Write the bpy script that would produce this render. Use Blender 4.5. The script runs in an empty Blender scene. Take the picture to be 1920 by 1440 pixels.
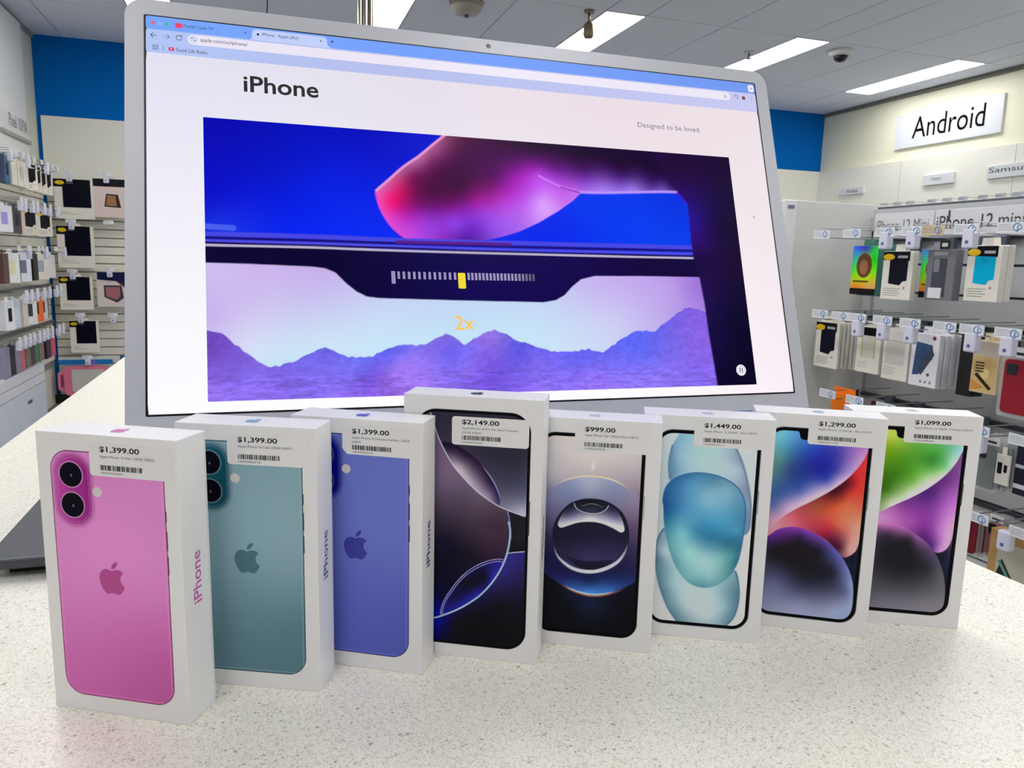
import bpy, bmesh, math, random
import numpy as np
from mathutils import Matrix, Vector
random.seed(7)
rng = np.random.RandomState(7)
PI = math.pi
S = bpy.context.scene
C = S.collection

# ------------------------------------------------------------------ camera, light, exposure
CAM_Z = 1.2039
cd = bpy.data.cameras.new('camera')
cam = bpy.data.objects.new('camera', cd); C.objects.link(cam)
cd.sensor_width = 36.0; cd.sensor_fit = 'HORIZONTAL'; cd.lens = 1416.75 * 36.0 / 1920.0
cd.clip_start = 0.01; cd.clip_end = 50
cam.matrix_world = Matrix(((0.95036641, 0.02680263, -0.30997629, 0), (-0.31019291, 0.15900744, -0.93728170, 0),
                           (0.02416692, 0.98691350, 0.15942932, CAM_Z), (0, 0, 0, 1)))
cd.dof.use_dof = True; cd.dof.focus_distance = 0.50; cd.dof.aperture_fstop = 48.0
S.camera = cam
w = bpy.data.worlds.new('world'); S.world = w; w.use_nodes = True
w.node_tree.nodes['Background'].inputs[0].default_value = (0.8, 0.9, 1.0, 1)
w.node_tree.nodes['Background'].inputs[1].default_value = 0.3
S.view_settings.view_transform = 'Standard'; S.view_settings.look = 'None'
S.view_settings.exposure = 0.0; S.view_settings.gamma = 1.0
S.view_settings.use_curve_mapping = False
LIGHT_STRENGTH = 11.7
SCREEN_STRENGTH = 1.0

# ------------------------------------------------------------------ materials
def lin(c):
    c = np.asarray(c, dtype=float) / 255.0
    return np.where(c <= 0.04045, c / 12.92, ((c + 0.055) / 1.055) ** 2.4)
_M = {}
def mat(rgb, rough=0.5, metal=0.0, spec=0.4, var=0.03, scale=40.0, emit=0.0, alpha=1.0, trans=0.0):
    key = (tuple(rgb), rough, metal, spec, var, scale, emit, alpha, trans)
    if key in _M: return _M[key]
    m = bpy.data.materials.new('surface'); m.use_nodes = True
    nt = m.node_tree; b = nt.nodes['Principled BSDF']
    l = lin(rgb)
    b.inputs['Roughness'].default_value = rough
    b.inputs['Metallic'].default_value = metal
    b.inputs['Specular IOR Level'].default_value = spec
    b.inputs['Alpha'].default_value = alpha
    b.inputs['Transmission Weight'].default_value = trans
    if emit > 0:
        b.inputs['Base Color'].default_value = (0, 0, 0, 1)
        b.inputs['Emission Color'].default_value = (*l, 1); b.inputs['Emission Strength'].default_value = emit
    elif var > 0:
        tc = nt.nodes.new('ShaderNodeTexCoord'); n = nt.nodes.new('ShaderNodeTexNoise')
        n.inputs['Scale'].default_value = scale; nt.links.new(tc.outputs['Object'], n.inputs['Vector'])
        mx = nt.nodes.new('ShaderNodeMix'); mx.data_type = 'RGBA'
        mx.inputs[6].default_value = (*(l * (1 - var)), 1); mx.inputs[7].default_value = (*np.minimum(l * (1 + var), 1), 1)
        nt.links.new(n.outputs['Fac'], mx.inputs[0]); nt.links.new(mx.outputs[2], b.inputs['Base Color'])
    else:
        b.inputs['Base Color'].default_value = (*l, 1)
    _M[key] = m
    return m
def print_mat(name, emission=0.0, rough=0.35):
    m = bpy.data.materials.new(name); m.use_nodes = True
    nt = m.node_tree; b = nt.nodes['Principled BSDF']
    a = nt.nodes.new('ShaderNodeVertexColor'); a.layer_name = 'Col'
    b.inputs['Roughness'].default_value = rough; b.inputs['Specular IOR Level'].default_value = 0.12
    if emission > 0:
        b.inputs['Base Color'].default_value = (0.002, 0.002, 0.003, 1); b.inputs['Specular IOR Level'].default_value = 0.04
        nt.links.new(a.outputs['Color'], b.inputs['Emission Color']); b.inputs['Emission Strength'].default_value = emission
    else:
        nt.links.new(a.outputs['Color'], b.inputs['Base Color'])
    return m
PRINT = print_mat('printed_ink'); LCD = print_mat('lit_display', SCREEN_STRENGTH, 0.3)
def speckle_mat():
    m = bpy.data.materials.new('speckled_quartz'); m.use_nodes = True
    nt = m.node_tree; N = nt.nodes; Lk = nt.links; b = N['Principled BSDF']
    tc = N.new('ShaderNodeTexCoord')
    def layer(scale, thresh, size, dark, prev, soft):
        v = N.new('ShaderNodeTexVoronoi'); v.feature = 'F1'; v.inputs['Scale'].default_value = scale; v.inputs['Randomness'].default_value = 1.0
        nz = N.new('ShaderNodeTexNoise'); nz.inputs['Scale'].default_value = scale * 1.3; nz.inputs['Detail'].default_value = 2
        ad = N.new('ShaderNodeVectorMath'); ad.operation = 'MULTIPLY_ADD'
        Lk.new(tc.outputs['Object'], nz.inputs['Vector'])
        Lk.new(nz.outputs['Color'], ad.inputs[0]); ad.inputs[1].default_value = (0.9 / scale,) * 3
        Lk.new(tc.outputs['Object'], ad.inputs[2]); Lk.new(ad.outputs[0], v.inputs['Vector'])
        sp = N.new('ShaderNodeSeparateColor'); Lk.new(v.outputs['Color'], sp.inputs[0])
        gt = N.new('ShaderNodeMath'); gt.operation = 'GREATER_THAN'; gt.inputs[1].default_value = thresh; Lk.new(sp.outputs[0], gt.inputs[0])
        mr = N.new('ShaderNodeMapRange'); mr.inputs[1].default_value = size; mr.inputs[2].default_value = size * (1 - soft); mr.inputs[3].default_value = 0; mr.inputs[4].default_value = 1
        Lk.new(v.outputs['Distance'], mr.inputs[0])
        mu = N.new('ShaderNodeMath'); mu.operation = 'MULTIPLY'; Lk.new(gt.outputs[0], mu.inputs[0]); Lk.new(mr.outputs[0], mu.inputs[1])
        mu2 = N.new('ShaderNodeMath'); mu2.operation = 'MULTIPLY'; Lk.new(mu.outputs[0], mu2.inputs[0]); Lk.new(sp.outputs[1], mu2.inputs[1])
        mx = N.new('ShaderNodeMix'); mx.data_type = 'RGBA'; Lk.new(mu2.outputs[0], mx.inputs[0])
        if prev is None: mx.inputs[6].default_value = (*lin((244, 240, 228)), 1)
        else: Lk.new(prev, mx.inputs[6])
        mx.inputs[7].default_value = (*lin(dark), 1)
        return mx.outputs[2]
    o = layer(560, 0.3, 0.55, (200, 195, 178), None, .6)
    o = layer(900, 0.30, 0.6, (204, 198, 182), o, .6)
    o = layer(430, 0.88, 0.5, (166, 160, 146), o, .5)
    o = layer(250, 0.94, 0.42, (176, 170, 155), o, .4)
    o = layer(800, 0.62, 0.6, (250, 248, 240), o, .4)
    Lk.new(o, b.inputs['Base Color']); b.inputs['Roughness'].default_value = 0.32; b.inputs['Specular IOR Level'].default_value = 0.4
    return m
def carpet_mat():
    m = bpy.data.materials.new('grey_carpet'); m.use_nodes = True
    nt = m.node_tree; b = nt.nodes['Principled BSDF']; tc = nt.nodes.new('ShaderNodeTexCoord')
    n = nt.nodes.new('ShaderNodeTexNoise'); n.inputs['Scale'].default_value = 180
    nt.links.new(tc.outputs['Object'], n.inputs['Vector'])
    r = nt.nodes.new('ShaderNodeValToRGB'); r.color_ramp.elements[0].color = (.10, .10, .105, 1); r.color_ramp.elements[1].color = (.26, .26, .27, 1)
    nt.links.new(n.outputs['Fac'], r.inputs[0]); nt.links.new(r.outputs[0], b.inputs['Base Color']); b.inputs['Roughness'].default_value = .95
    return m

# ------------------------------------------------------------------ object helpers
def link(name, me, m, parent=None):
    o = bpy.data.objects.new(name, me); C.objects.link(o)
    if m is not None and not me.materials: me.materials.append(m)
    if parent is not None: o.parent = parent
    return o
def mesh(name, vs, fs, m, parent=None, smooth=False):
    me = bpy.data.meshes.new(name); me.from_pydata([tuple(v) for v in vs], [], fs); me.update()
    if smooth: me.polygons.foreach_set('use_smooth', [True] * len(me.polygons))
    return link(name, me, m, parent)
def empty(name, loc, rz=0.0):
    o = bpy.data.objects.new(name, None); C.objects.link(o); o.empty_display_size = .02
    o.location = loc; o.rotation_euler = (0, 0, rz); return o
def tag(o, label, cat, group=None, kind=None):
    o['label'] = label; o['category'] = cat
    if group: o['group'] = group
    if kind: o['kind'] = kind
    return o
def struct(o, label=None):
    o['kind'] = 'structure'
    if label: o['label'] = label
    return o
def boxes(bs):
    """verts, faces of axis-aligned boxes (x0,x1,y0,y1,z0,z1)"""
    V = []; Fc = []
    for x0, x1, y0, y1, z0, z1 in bs:
        n = len(V)
        V += [(x0, y0, z0), (x1, y0, z0), (x1, y1, z0), (x0, y1, z0), (x0, y0, z1), (x1, y0, z1), (x1, y1, z1), (x0, y1, z1)]
        Fc += [tuple(n + i for i in f) for f in ((0, 3, 2, 1), (4, 5, 6, 7), (0, 1, 5, 4), (1, 2, 6, 5), (2, 3, 7, 6), (3, 0, 4, 7))]
    return V, Fc
def box(name, b, m, parent=None, bev=0.0, seg=2):
    V, Fc = boxes([b])
    if bev <= 0: return mesh(name, V, Fc, m, parent)
    bm = bmesh.new(); vs = [bm.verts.new(v) for v in V]
    for f in Fc: bm.faces.new([vs[i] for i in f])
    bmesh.ops.bevel(bm, geom=list(bm.edges), offset=bev, segments=seg, profile=.5, affect='EDGES')
    me = bpy.data.meshes.new(name); bm.to_mesh(me); bm.free()
    me.polygons.foreach_set('use_smooth', [False] * len(me.polygons))
    return link(name, me, m, parent)
def rrect(x0, x1, z0, z1, r, n=8):
    P = []
    for cx, cz, a0 in ((x1 - r, z0 + r, -PI / 2), (x1 - r, z1 - r, 0), (x0 + r, z1 - r, PI / 2), (x0 + r, z0 + r, PI)):
        for i in range(n + 1):
            a = a0 + PI / 2 * i / n; P.append((cx + r * math.cos(a), cz + r * math.sin(a)))
    return P
def ellipse(cx, cz, rx, rz, n=28):
    return [(cx + rx * math.cos(2 * PI * i / n), cz + rz * math.sin(2 * PI * i / n)) for i in range(n)]
def plate(name, P, y0, y1, m, parent=None, frame=None):
    """outline P in (x,z), extruded from y0 (front) to y1 (back). frame = (origin, ex, ey, ez) optional"""
    n = len(P)
    V = [(x, y0, z) for x, z in P] + [(x, y1, z) for x, z in P]
    Fc = [tuple(range(n)), tuple(range(2 * n - 1, n - 1, -1))] + [(i, i + n, (i + 1) % n + n, (i + 1) % n) for i in range(n)]
    if frame:
        o, ex, ey, ez = [Vector(a) for a in frame]
        V = [o + ex * v[0] + ey * v[1] + ez * v[2] for v in V]
    return mesh(name, V, Fc, m, parent)
def lathe(name, prof, m, parent=None, n=32, loc=(0, 0, 0), smooth=True):
    V = []; Fc = []
    for r, z in prof:
        for i in range(n):
            a = 2 * PI * i / n; V.append((loc[0] + r * math.cos(a), loc[1] + r * math.sin(a), loc[2] + z))
    for k in range(len(prof) - 1):
        for i in range(n):
            j = (i + 1) % n; Fc.append((k * n + i, k * n + j, (k + 1) * n + j, (k + 1) * n + i))
    Fc.append(tuple(range(n - 1, -1, -1))); Fc.append(tuple((len(prof) - 1) * n + i for i in range(n)))
    return mesh(name, V, Fc, m, parent, smooth)
def tube_geo(P, r, n=8):
    P = [Vector(p) for p in P]; V = []; Fc = []
    for k, p in enumerate(P):
        t = (P[min(k + 1, len(P) - 1)] - P[max(k - 1, 0)]).normalized()
        a = t.orthogonal().normalized() if k == 0 else (a - t * a.dot(t)).normalized()
        b = t.cross(a)
        for i in range(n):
            q = 2 * PI * i / n; V.append(p + a * r * math.cos(q) + b * r * math.sin(q))
    for k in range(len(P) - 1):
        for i in range(n):
            j = (i + 1) % n; Fc.append((k * n + i, k * n + j, (k + 1) * n + j, (k + 1) * n + i))
    Fc.append(tuple(range(n - 1, -1, -1))); Fc.append(tuple((len(P) - 1) * n + i for i in range(n)))
    return V, Fc
def join_geo(gs):
    V = []; Fc = []
    for v, f in gs:
        n = len(V); V += list(v); Fc += [tuple(i + n for i in q) for q in f]
    return V, Fc
_T = {}
def text_geo(s, bold=0.0, extrude=0.0):
    key = (s, bold, extrude)
    if key in _T: return _T[key]
    cu = bpy.data.curves.new('t', 'FONT'); cu.body = s; cu.size = 1.0; cu.offset = bold; cu.extrude = extrude; cu.resolution_u = 3
    ob = bpy.data.objects.new('t', cu); C.objects.link(ob)
    bpy.context.view_layer.update()
    dg = bpy.context.evaluated_depsgraph_get()
    me = bpy.data.meshes.new_from_object(ob.evaluated_get(dg))
    V = np.array([v.co[:] for v in me.vertices]); Fc = [tuple(p.vertices) for p in me.polygons]
    bpy.data.objects.remove(ob); bpy.data.curves.remove(cu); bpy.data.meshes.remove(me)
    _T[key] = (V, Fc); return _T[key]
def text(name, s, x, z, width, height, m, parent, frame, bold=0.0, lift=0.0):
    """lettering whose bounding box starts at (x,z) and is width x height on the plane of frame=(origin, ex, ez, normal)"""
    V, Fc = text_geo(s, bold)
    lo = V.min(0); hi = V.max(0)
    sx = width / (hi[0] - lo[0]); sz = (height / (hi[1] - lo[1])) if height else sx
    o, ex, ez, nn = [np.array(a, float) for a in frame]
    W = o + np.outer(x + (V[:, 0] - lo[0]) * sx, ex) + np.outer(z + (V[:, 1] - lo[1]) * sz, ez) + nn * lift
    return mesh(name, W, Fc, m, parent)
LOGO = "M12.152 6.896c-.948 0-2.415-1.078-3.96-1.04-2.04.027-3.91 1.183-4.961 3.014-2.117 3.675-.546 9.103 1.519 12.09 1.013 1.454 2.208 3.09 3.792 3.039 1.52-.065 2.09-.987 3.935-.987 1.831 0 2.35.987 3.96.948 1.637-.026 2.676-1.48 3.676-2.948 1.156-1.688 1.636-3.325 1.662-3.415-.039-.013-3.182-1.221-3.22-4.857-.026-3.04 2.48-4.494 2.597-4.559-1.429-2.09-3.623-2.324-4.39-2.376-2-.156-3.675 1.09-4.61 1.09z|M15.53 3.83c.843-1.012 1.4-2.427 1.245-3.83-1.207.052-2.662.805-3.532 1.818-.78.896-1.454 2.338-1.273 3.714 1.338.104 2.715-.688 3.559-1.701z"
def logo_paths():
    import re
    out = []
    for sub in LOGO.split('|'):
        tk = re.findall(r'[MczLl]|-?\d*\.\d+|-?\d+', sub); P = []; i = 0; cmd = None; cur = (0, 0)
        while i < len(tk):
            if tk[i] in 'MczLl': cmd = tk[i]; i += 1
            if cmd == 'z': break
            if cmd == 'M': cur = (float(tk[i]), float(tk[i + 1])); i += 2; P.append(cur)
            elif cmd == 'c':
                a = [float(t) for t in tk[i:i + 6]]; i += 6
                p0 = np.array(cur); p1 = p0 + a[:2]; p2 = p0 + a[2:4]; p3 = p0 + a[4:6]
                for t in np.linspace(0, 1, 7)[1:]:
                    P.append(tuple((1 - t) ** 3 * p0 + 3 * (1 - t) ** 2 * t * p1 + 3 * (1 - t) * t * t * p2 + t ** 3 * p3))
                cur = tuple(p3)
        out.append([(x / 24.0, 1 - y / 24.0) for x, y in P[:-1]])
    return out
LP = logo_paths()
def apple(name, cx, cz, size, m, parent, frame, lift=0.0):
    o, ex, ez, nn = [np.array(a, float) for a in frame]; V = []; Fc = []
    for P in LP:
        n = len(V)
        for x, z in P: V.append(tuple(o + ex * (cx + (x - .5) * size) + ez * (cz + (z - .5) * size) + nn * lift))
        Fc.append(tuple(range(n + len(P) - 1, n - 1, -1)))
    me = bpy.data.meshes.new(name); bm = bmesh.new(); vs = [bm.verts.new(v) for v in V]
    for f in Fc: bm.faces.new([vs[i] for i in f]).normal_update()
    bmesh.ops.triangulate(bm, faces=list(bm.faces)); bm.to_mesh(me); bm.free()
    return link(name, me, m, parent)

# ------------------------------------------------------------------ printed artwork (colours laid out in millimetres on the flat face)
def catmull(P, closed=True, n=6):
    P = np.array(P, float); K = len(P); out = []
    rngk = range(K) if closed else range(K - 1)
    for i in rngk:
        if closed: a, b, c, d = P[i - 1], P[i], P[(i + 1) % K], P[(i + 2) % K]
        else: a, b, c, d = P[max(i - 1, 0)], P[i], P[i + 1], P[min(i + 2, K - 1)]
        for t in np.arange(n) / n:
            out.append(.5 * ((2 * b) + (c - a) * t + (2 * a - 5 * b + 4 * c - d) * t * t + (3 * b - a - 3 * c + d) * t ** 3))
    if not closed: out.append(P[-1])
    return np.array(out)
def seg_dist(X, Z, P, closed):
    d = np.full(X.shape, 1e9); K = len(P)
    for i in range(K if closed else K - 1):
        a = P[i]; b = P[(i + 1) % K]; e = b - a; L = e @ e + 1e-12
        t = np.clip(((X - a[0]) * e[0] + (Z - a[1]) * e[1]) / L, 0, 1)
        np.minimum(d, (X - a[0] - t * e[0]) ** 2 + (Z - a[1] - t * e[1]) ** 2, out=d)
    return np.sqrt(d)
def inside(X, Z, P):
    r = np.zeros(X.shape, bool); K = len(P)
    for i in range(K):
        x0, z0 = P[i]; x1, z1 = P[(i + 1) % K]
        if z0 == z1: continue
        r ^= ((z0 > Z) != (z1 > Z)) & (X < (x1 - x0) * (Z - z0) / (z1 - z0) + x0)
    return r
def idw(X, Z, pts, s):
    """smooth colour field through the given (x, z, r, g, b) samples (multiquadric interpolation)"""
    A = np.array([p[:5] for p in pts], float); P = A[:, :2]; V = A[:, 2:]
    mu = V.mean(0); K = len(A)
    D = ((P[:, None] - P[None]) ** 2).sum(-1)
    nn = np.sqrt((D + np.eye(K) * 1e9).min(1)); s = min(s, .55 * float(np.median(nn)))
    phi = lambda d2: -np.sqrt(d2 + s * s)
    M = np.zeros((K + 1, K + 1)); M[:K, :K] = phi(D) + np.eye(K) * s * .12; M[:K, K] = 1; M[K, :K] = 1
    W = np.linalg.solve(M, np.vstack([V - mu, np.zeros((1, 3))]))
    out = np.zeros((len(X), 3)) + mu + W[K]
    for k in range(K): out += phi((X - P[k, 0]) ** 2 + (Z - P[k, 1]) ** 2)[:, None] * W[k]
    lo = V.min(0); hi = V.max(0)
    return lin(np.clip(out, lo, hi))
def layer_poly(X, Z, col, P, soft, fill, s):
    m = (X > P[:, 0].min() - 2 * soft) & (X < P[:, 0].max() + 2 * soft) & (Z > P[:, 1].min() - 2 * soft) & (Z < P[:, 1].max() + 2 * soft)
    idx = np.where(m)[0]
    if not len(idx): return
    x = X[idx]; z = Z[idx]; ins = inside(x, z, P)
    d = seg_dist(x, z, P, True); sd = np.where(ins, d, -d)
    a = np.clip(.5 + sd / (2 * soft), 0, 1); k = a > 0
    idx = idx[k]; a = a[k][:, None]
    f = idw(X[idx], Z[idx], fill, s)
    col[idx] = col[idx] * (1 - a) + f * a
def layer_line(X, Z, col, P, width, rgb, soft, taper=0):
    mg = width + soft
    m = (X > P[:, 0].min() - mg) & (X < P[:, 0].max() + mg) & (Z > P[:, 1].min() - mg) & (Z < P[:, 1].max() + mg)
    idx = np.where(m)[0]
    if not len(idx): return
    d = seg_dist(X[idx], Z[idx], P, False)
    if taper:
        n = (X[idx] - P[0, 0]) ** 2 + (Z[idx] - P[0, 1]) ** 2; e = (X[idx] - P[-1, 0]) ** 2 + (Z[idx] - P[-1, 1]) ** 2
        t = np.sqrt(n) / (np.sqrt(n) + np.sqrt(e)); k = np.sin(PI * t) ** 1.1
        a = (np.clip(1 - (d - width / 2 * k) / (soft * (.4 + .6 * k)), 0, 1) * np.clip(k * 1.3, 0, 1))[:, None]
    else: a = np.clip(1 - (d - width / 2) / soft, 0, 1)[:, None]
    a = a * a * (3 - 2 * a)
    col[idx] = col[idx] * (1 - a) + lin(rgb) * a
def vnoise(X, Z, sx, sz, seed):
    r = np.random.RandomState(seed).rand(128, 128)
    u = X / sx; v = Z / sz; i = np.floor(u).astype(int); j = np.floor(v).astype(int); fu = u - i; fv = v - j
    fu = fu * fu * (3 - 2 * fu); fv = fv * fv * (3 - 2 * fv)
    g = lambda a, b: r[a % 128, b % 128]
    return (g(i, j) * (1 - fu) + g(i + 1, j) * fu) * (1 - fv) + (g(i, j + 1) * (1 - fu) + g(i + 1, j + 1) * fu) * fv
def paint(X, Z, layers, s):
    col = np.zeros((len(X), 3))
    for l in layers:
        if l[0] == 'base': col[:] = idw(X, Z, l[1], s)
        elif l[0] == 'poly':
            P = catmull(l[1], True, 5) if l[4] else np.array(l[1], float)
            if not l[4]: P = np.array(l[1], float)
            layer_poly(X, Z, col, P, l[2], l[3], s)
        elif l[0] == 'line': layer_line(X, Z, col, catmull(l[1], False, 4), l[2], l[3], l[4], l[5])
        elif l[0] == 'mount':
            R = np.array(l[1]); rz = np.interp(X, R[:, 0], R[:, 1]) + (vnoise(X, Z * 0, 3.0, 1, 3) - .5) * 1.6
            a = np.clip(.5 + (rz - Z) / .8, 0, 1); k = np.where(a > 0)[0]
            f = idw(X[k], Z[k], l[2], s)
            zk = Z[k]; xk = X[k]; g = l[3]
            nz = vnoise(xk, zk, 9, 1.6, 5) * .5 + vnoise(xk, zk, 3.2, .8, 6) * .5 - .5
            gr = np.clip((g + 1 - zk) / 3, 0, 1)
            mt = vnoise(xk + zk * .8, zk - xk * .3, 5, 2.2, 8) * .6 + vnoise(xk, zk, 2, 1.2, 9) * .4 - .5
            f = f * (1 + (nz * .75 * gr + mt * .35 * (1 - gr)))[:, None]
            col[k] = col[k] * (1 - a[k][:, None]) + np.clip(f, 0, 1) * a[k][:, None]
    return col
def art_grid(name, x0, x1, z0, z1, r, nx, nz, painter, m, parent, frame, lift, gain=1.0):
    """a flat coloured sheet with rounded corners (mm), vertex colours from painter(X,Z)"""
    z = np.linspace(z0, z1, nz)
    dz = np.minimum(z - z0, z1 - z); ins = np.where(dz < r, r - np.sqrt(np.maximum(r * r - (r - np.minimum(dz, r)) ** 2, 0)), 0)
    t = np.linspace(0, 1, nx)
    X = (x0 + ins)[:, None] + ((x1 - x0) - 2 * ins)[:, None] * t[None]; Z = np.repeat(z[:, None], nx, 1)
    X = X.ravel(); Z = Z.ravel(); col = np.minimum(painter(X, Z) * gain, .93) if gain != 1 else painter(X, Z)
    o, ex, ez, nn = [np.array(a, float) for a in frame]
    V = o + np.outer(X / 1000, ex) + np.outer(Z / 1000, ez) + nn * lift
    me = bpy.data.meshes.new(name)
    i = np.arange(nz - 1)[:, None] * nx + np.arange(nx - 1)[None]
    q = np.stack([i, i + 1, i + nx + 1, i + nx], -1).reshape(-1)
    me.vertices.add(len(V)); me.vertices.foreach_set('co', V.astype(np.float32).ravel())
    nf = len(q) // 4
    me.loops.add(len(q)); me.loops.foreach_set('vertex_index', q.astype(np.int32))
    me.polygons.add(nf); me.polygons.foreach_set('loop_start', (np.arange(nf) * 4).astype(np.int32))
    me.update(calc_edges=True)
    ca = me.color_attributes.new('Col', 'FLOAT_COLOR', 'POINT')
    ca.data.foreach_set('color', np.concatenate([np.clip(col, 0, 1), np.ones((len(col), 1))], 1).astype(np.float32).ravel())
    return link(name, me, m, parent)
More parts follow.
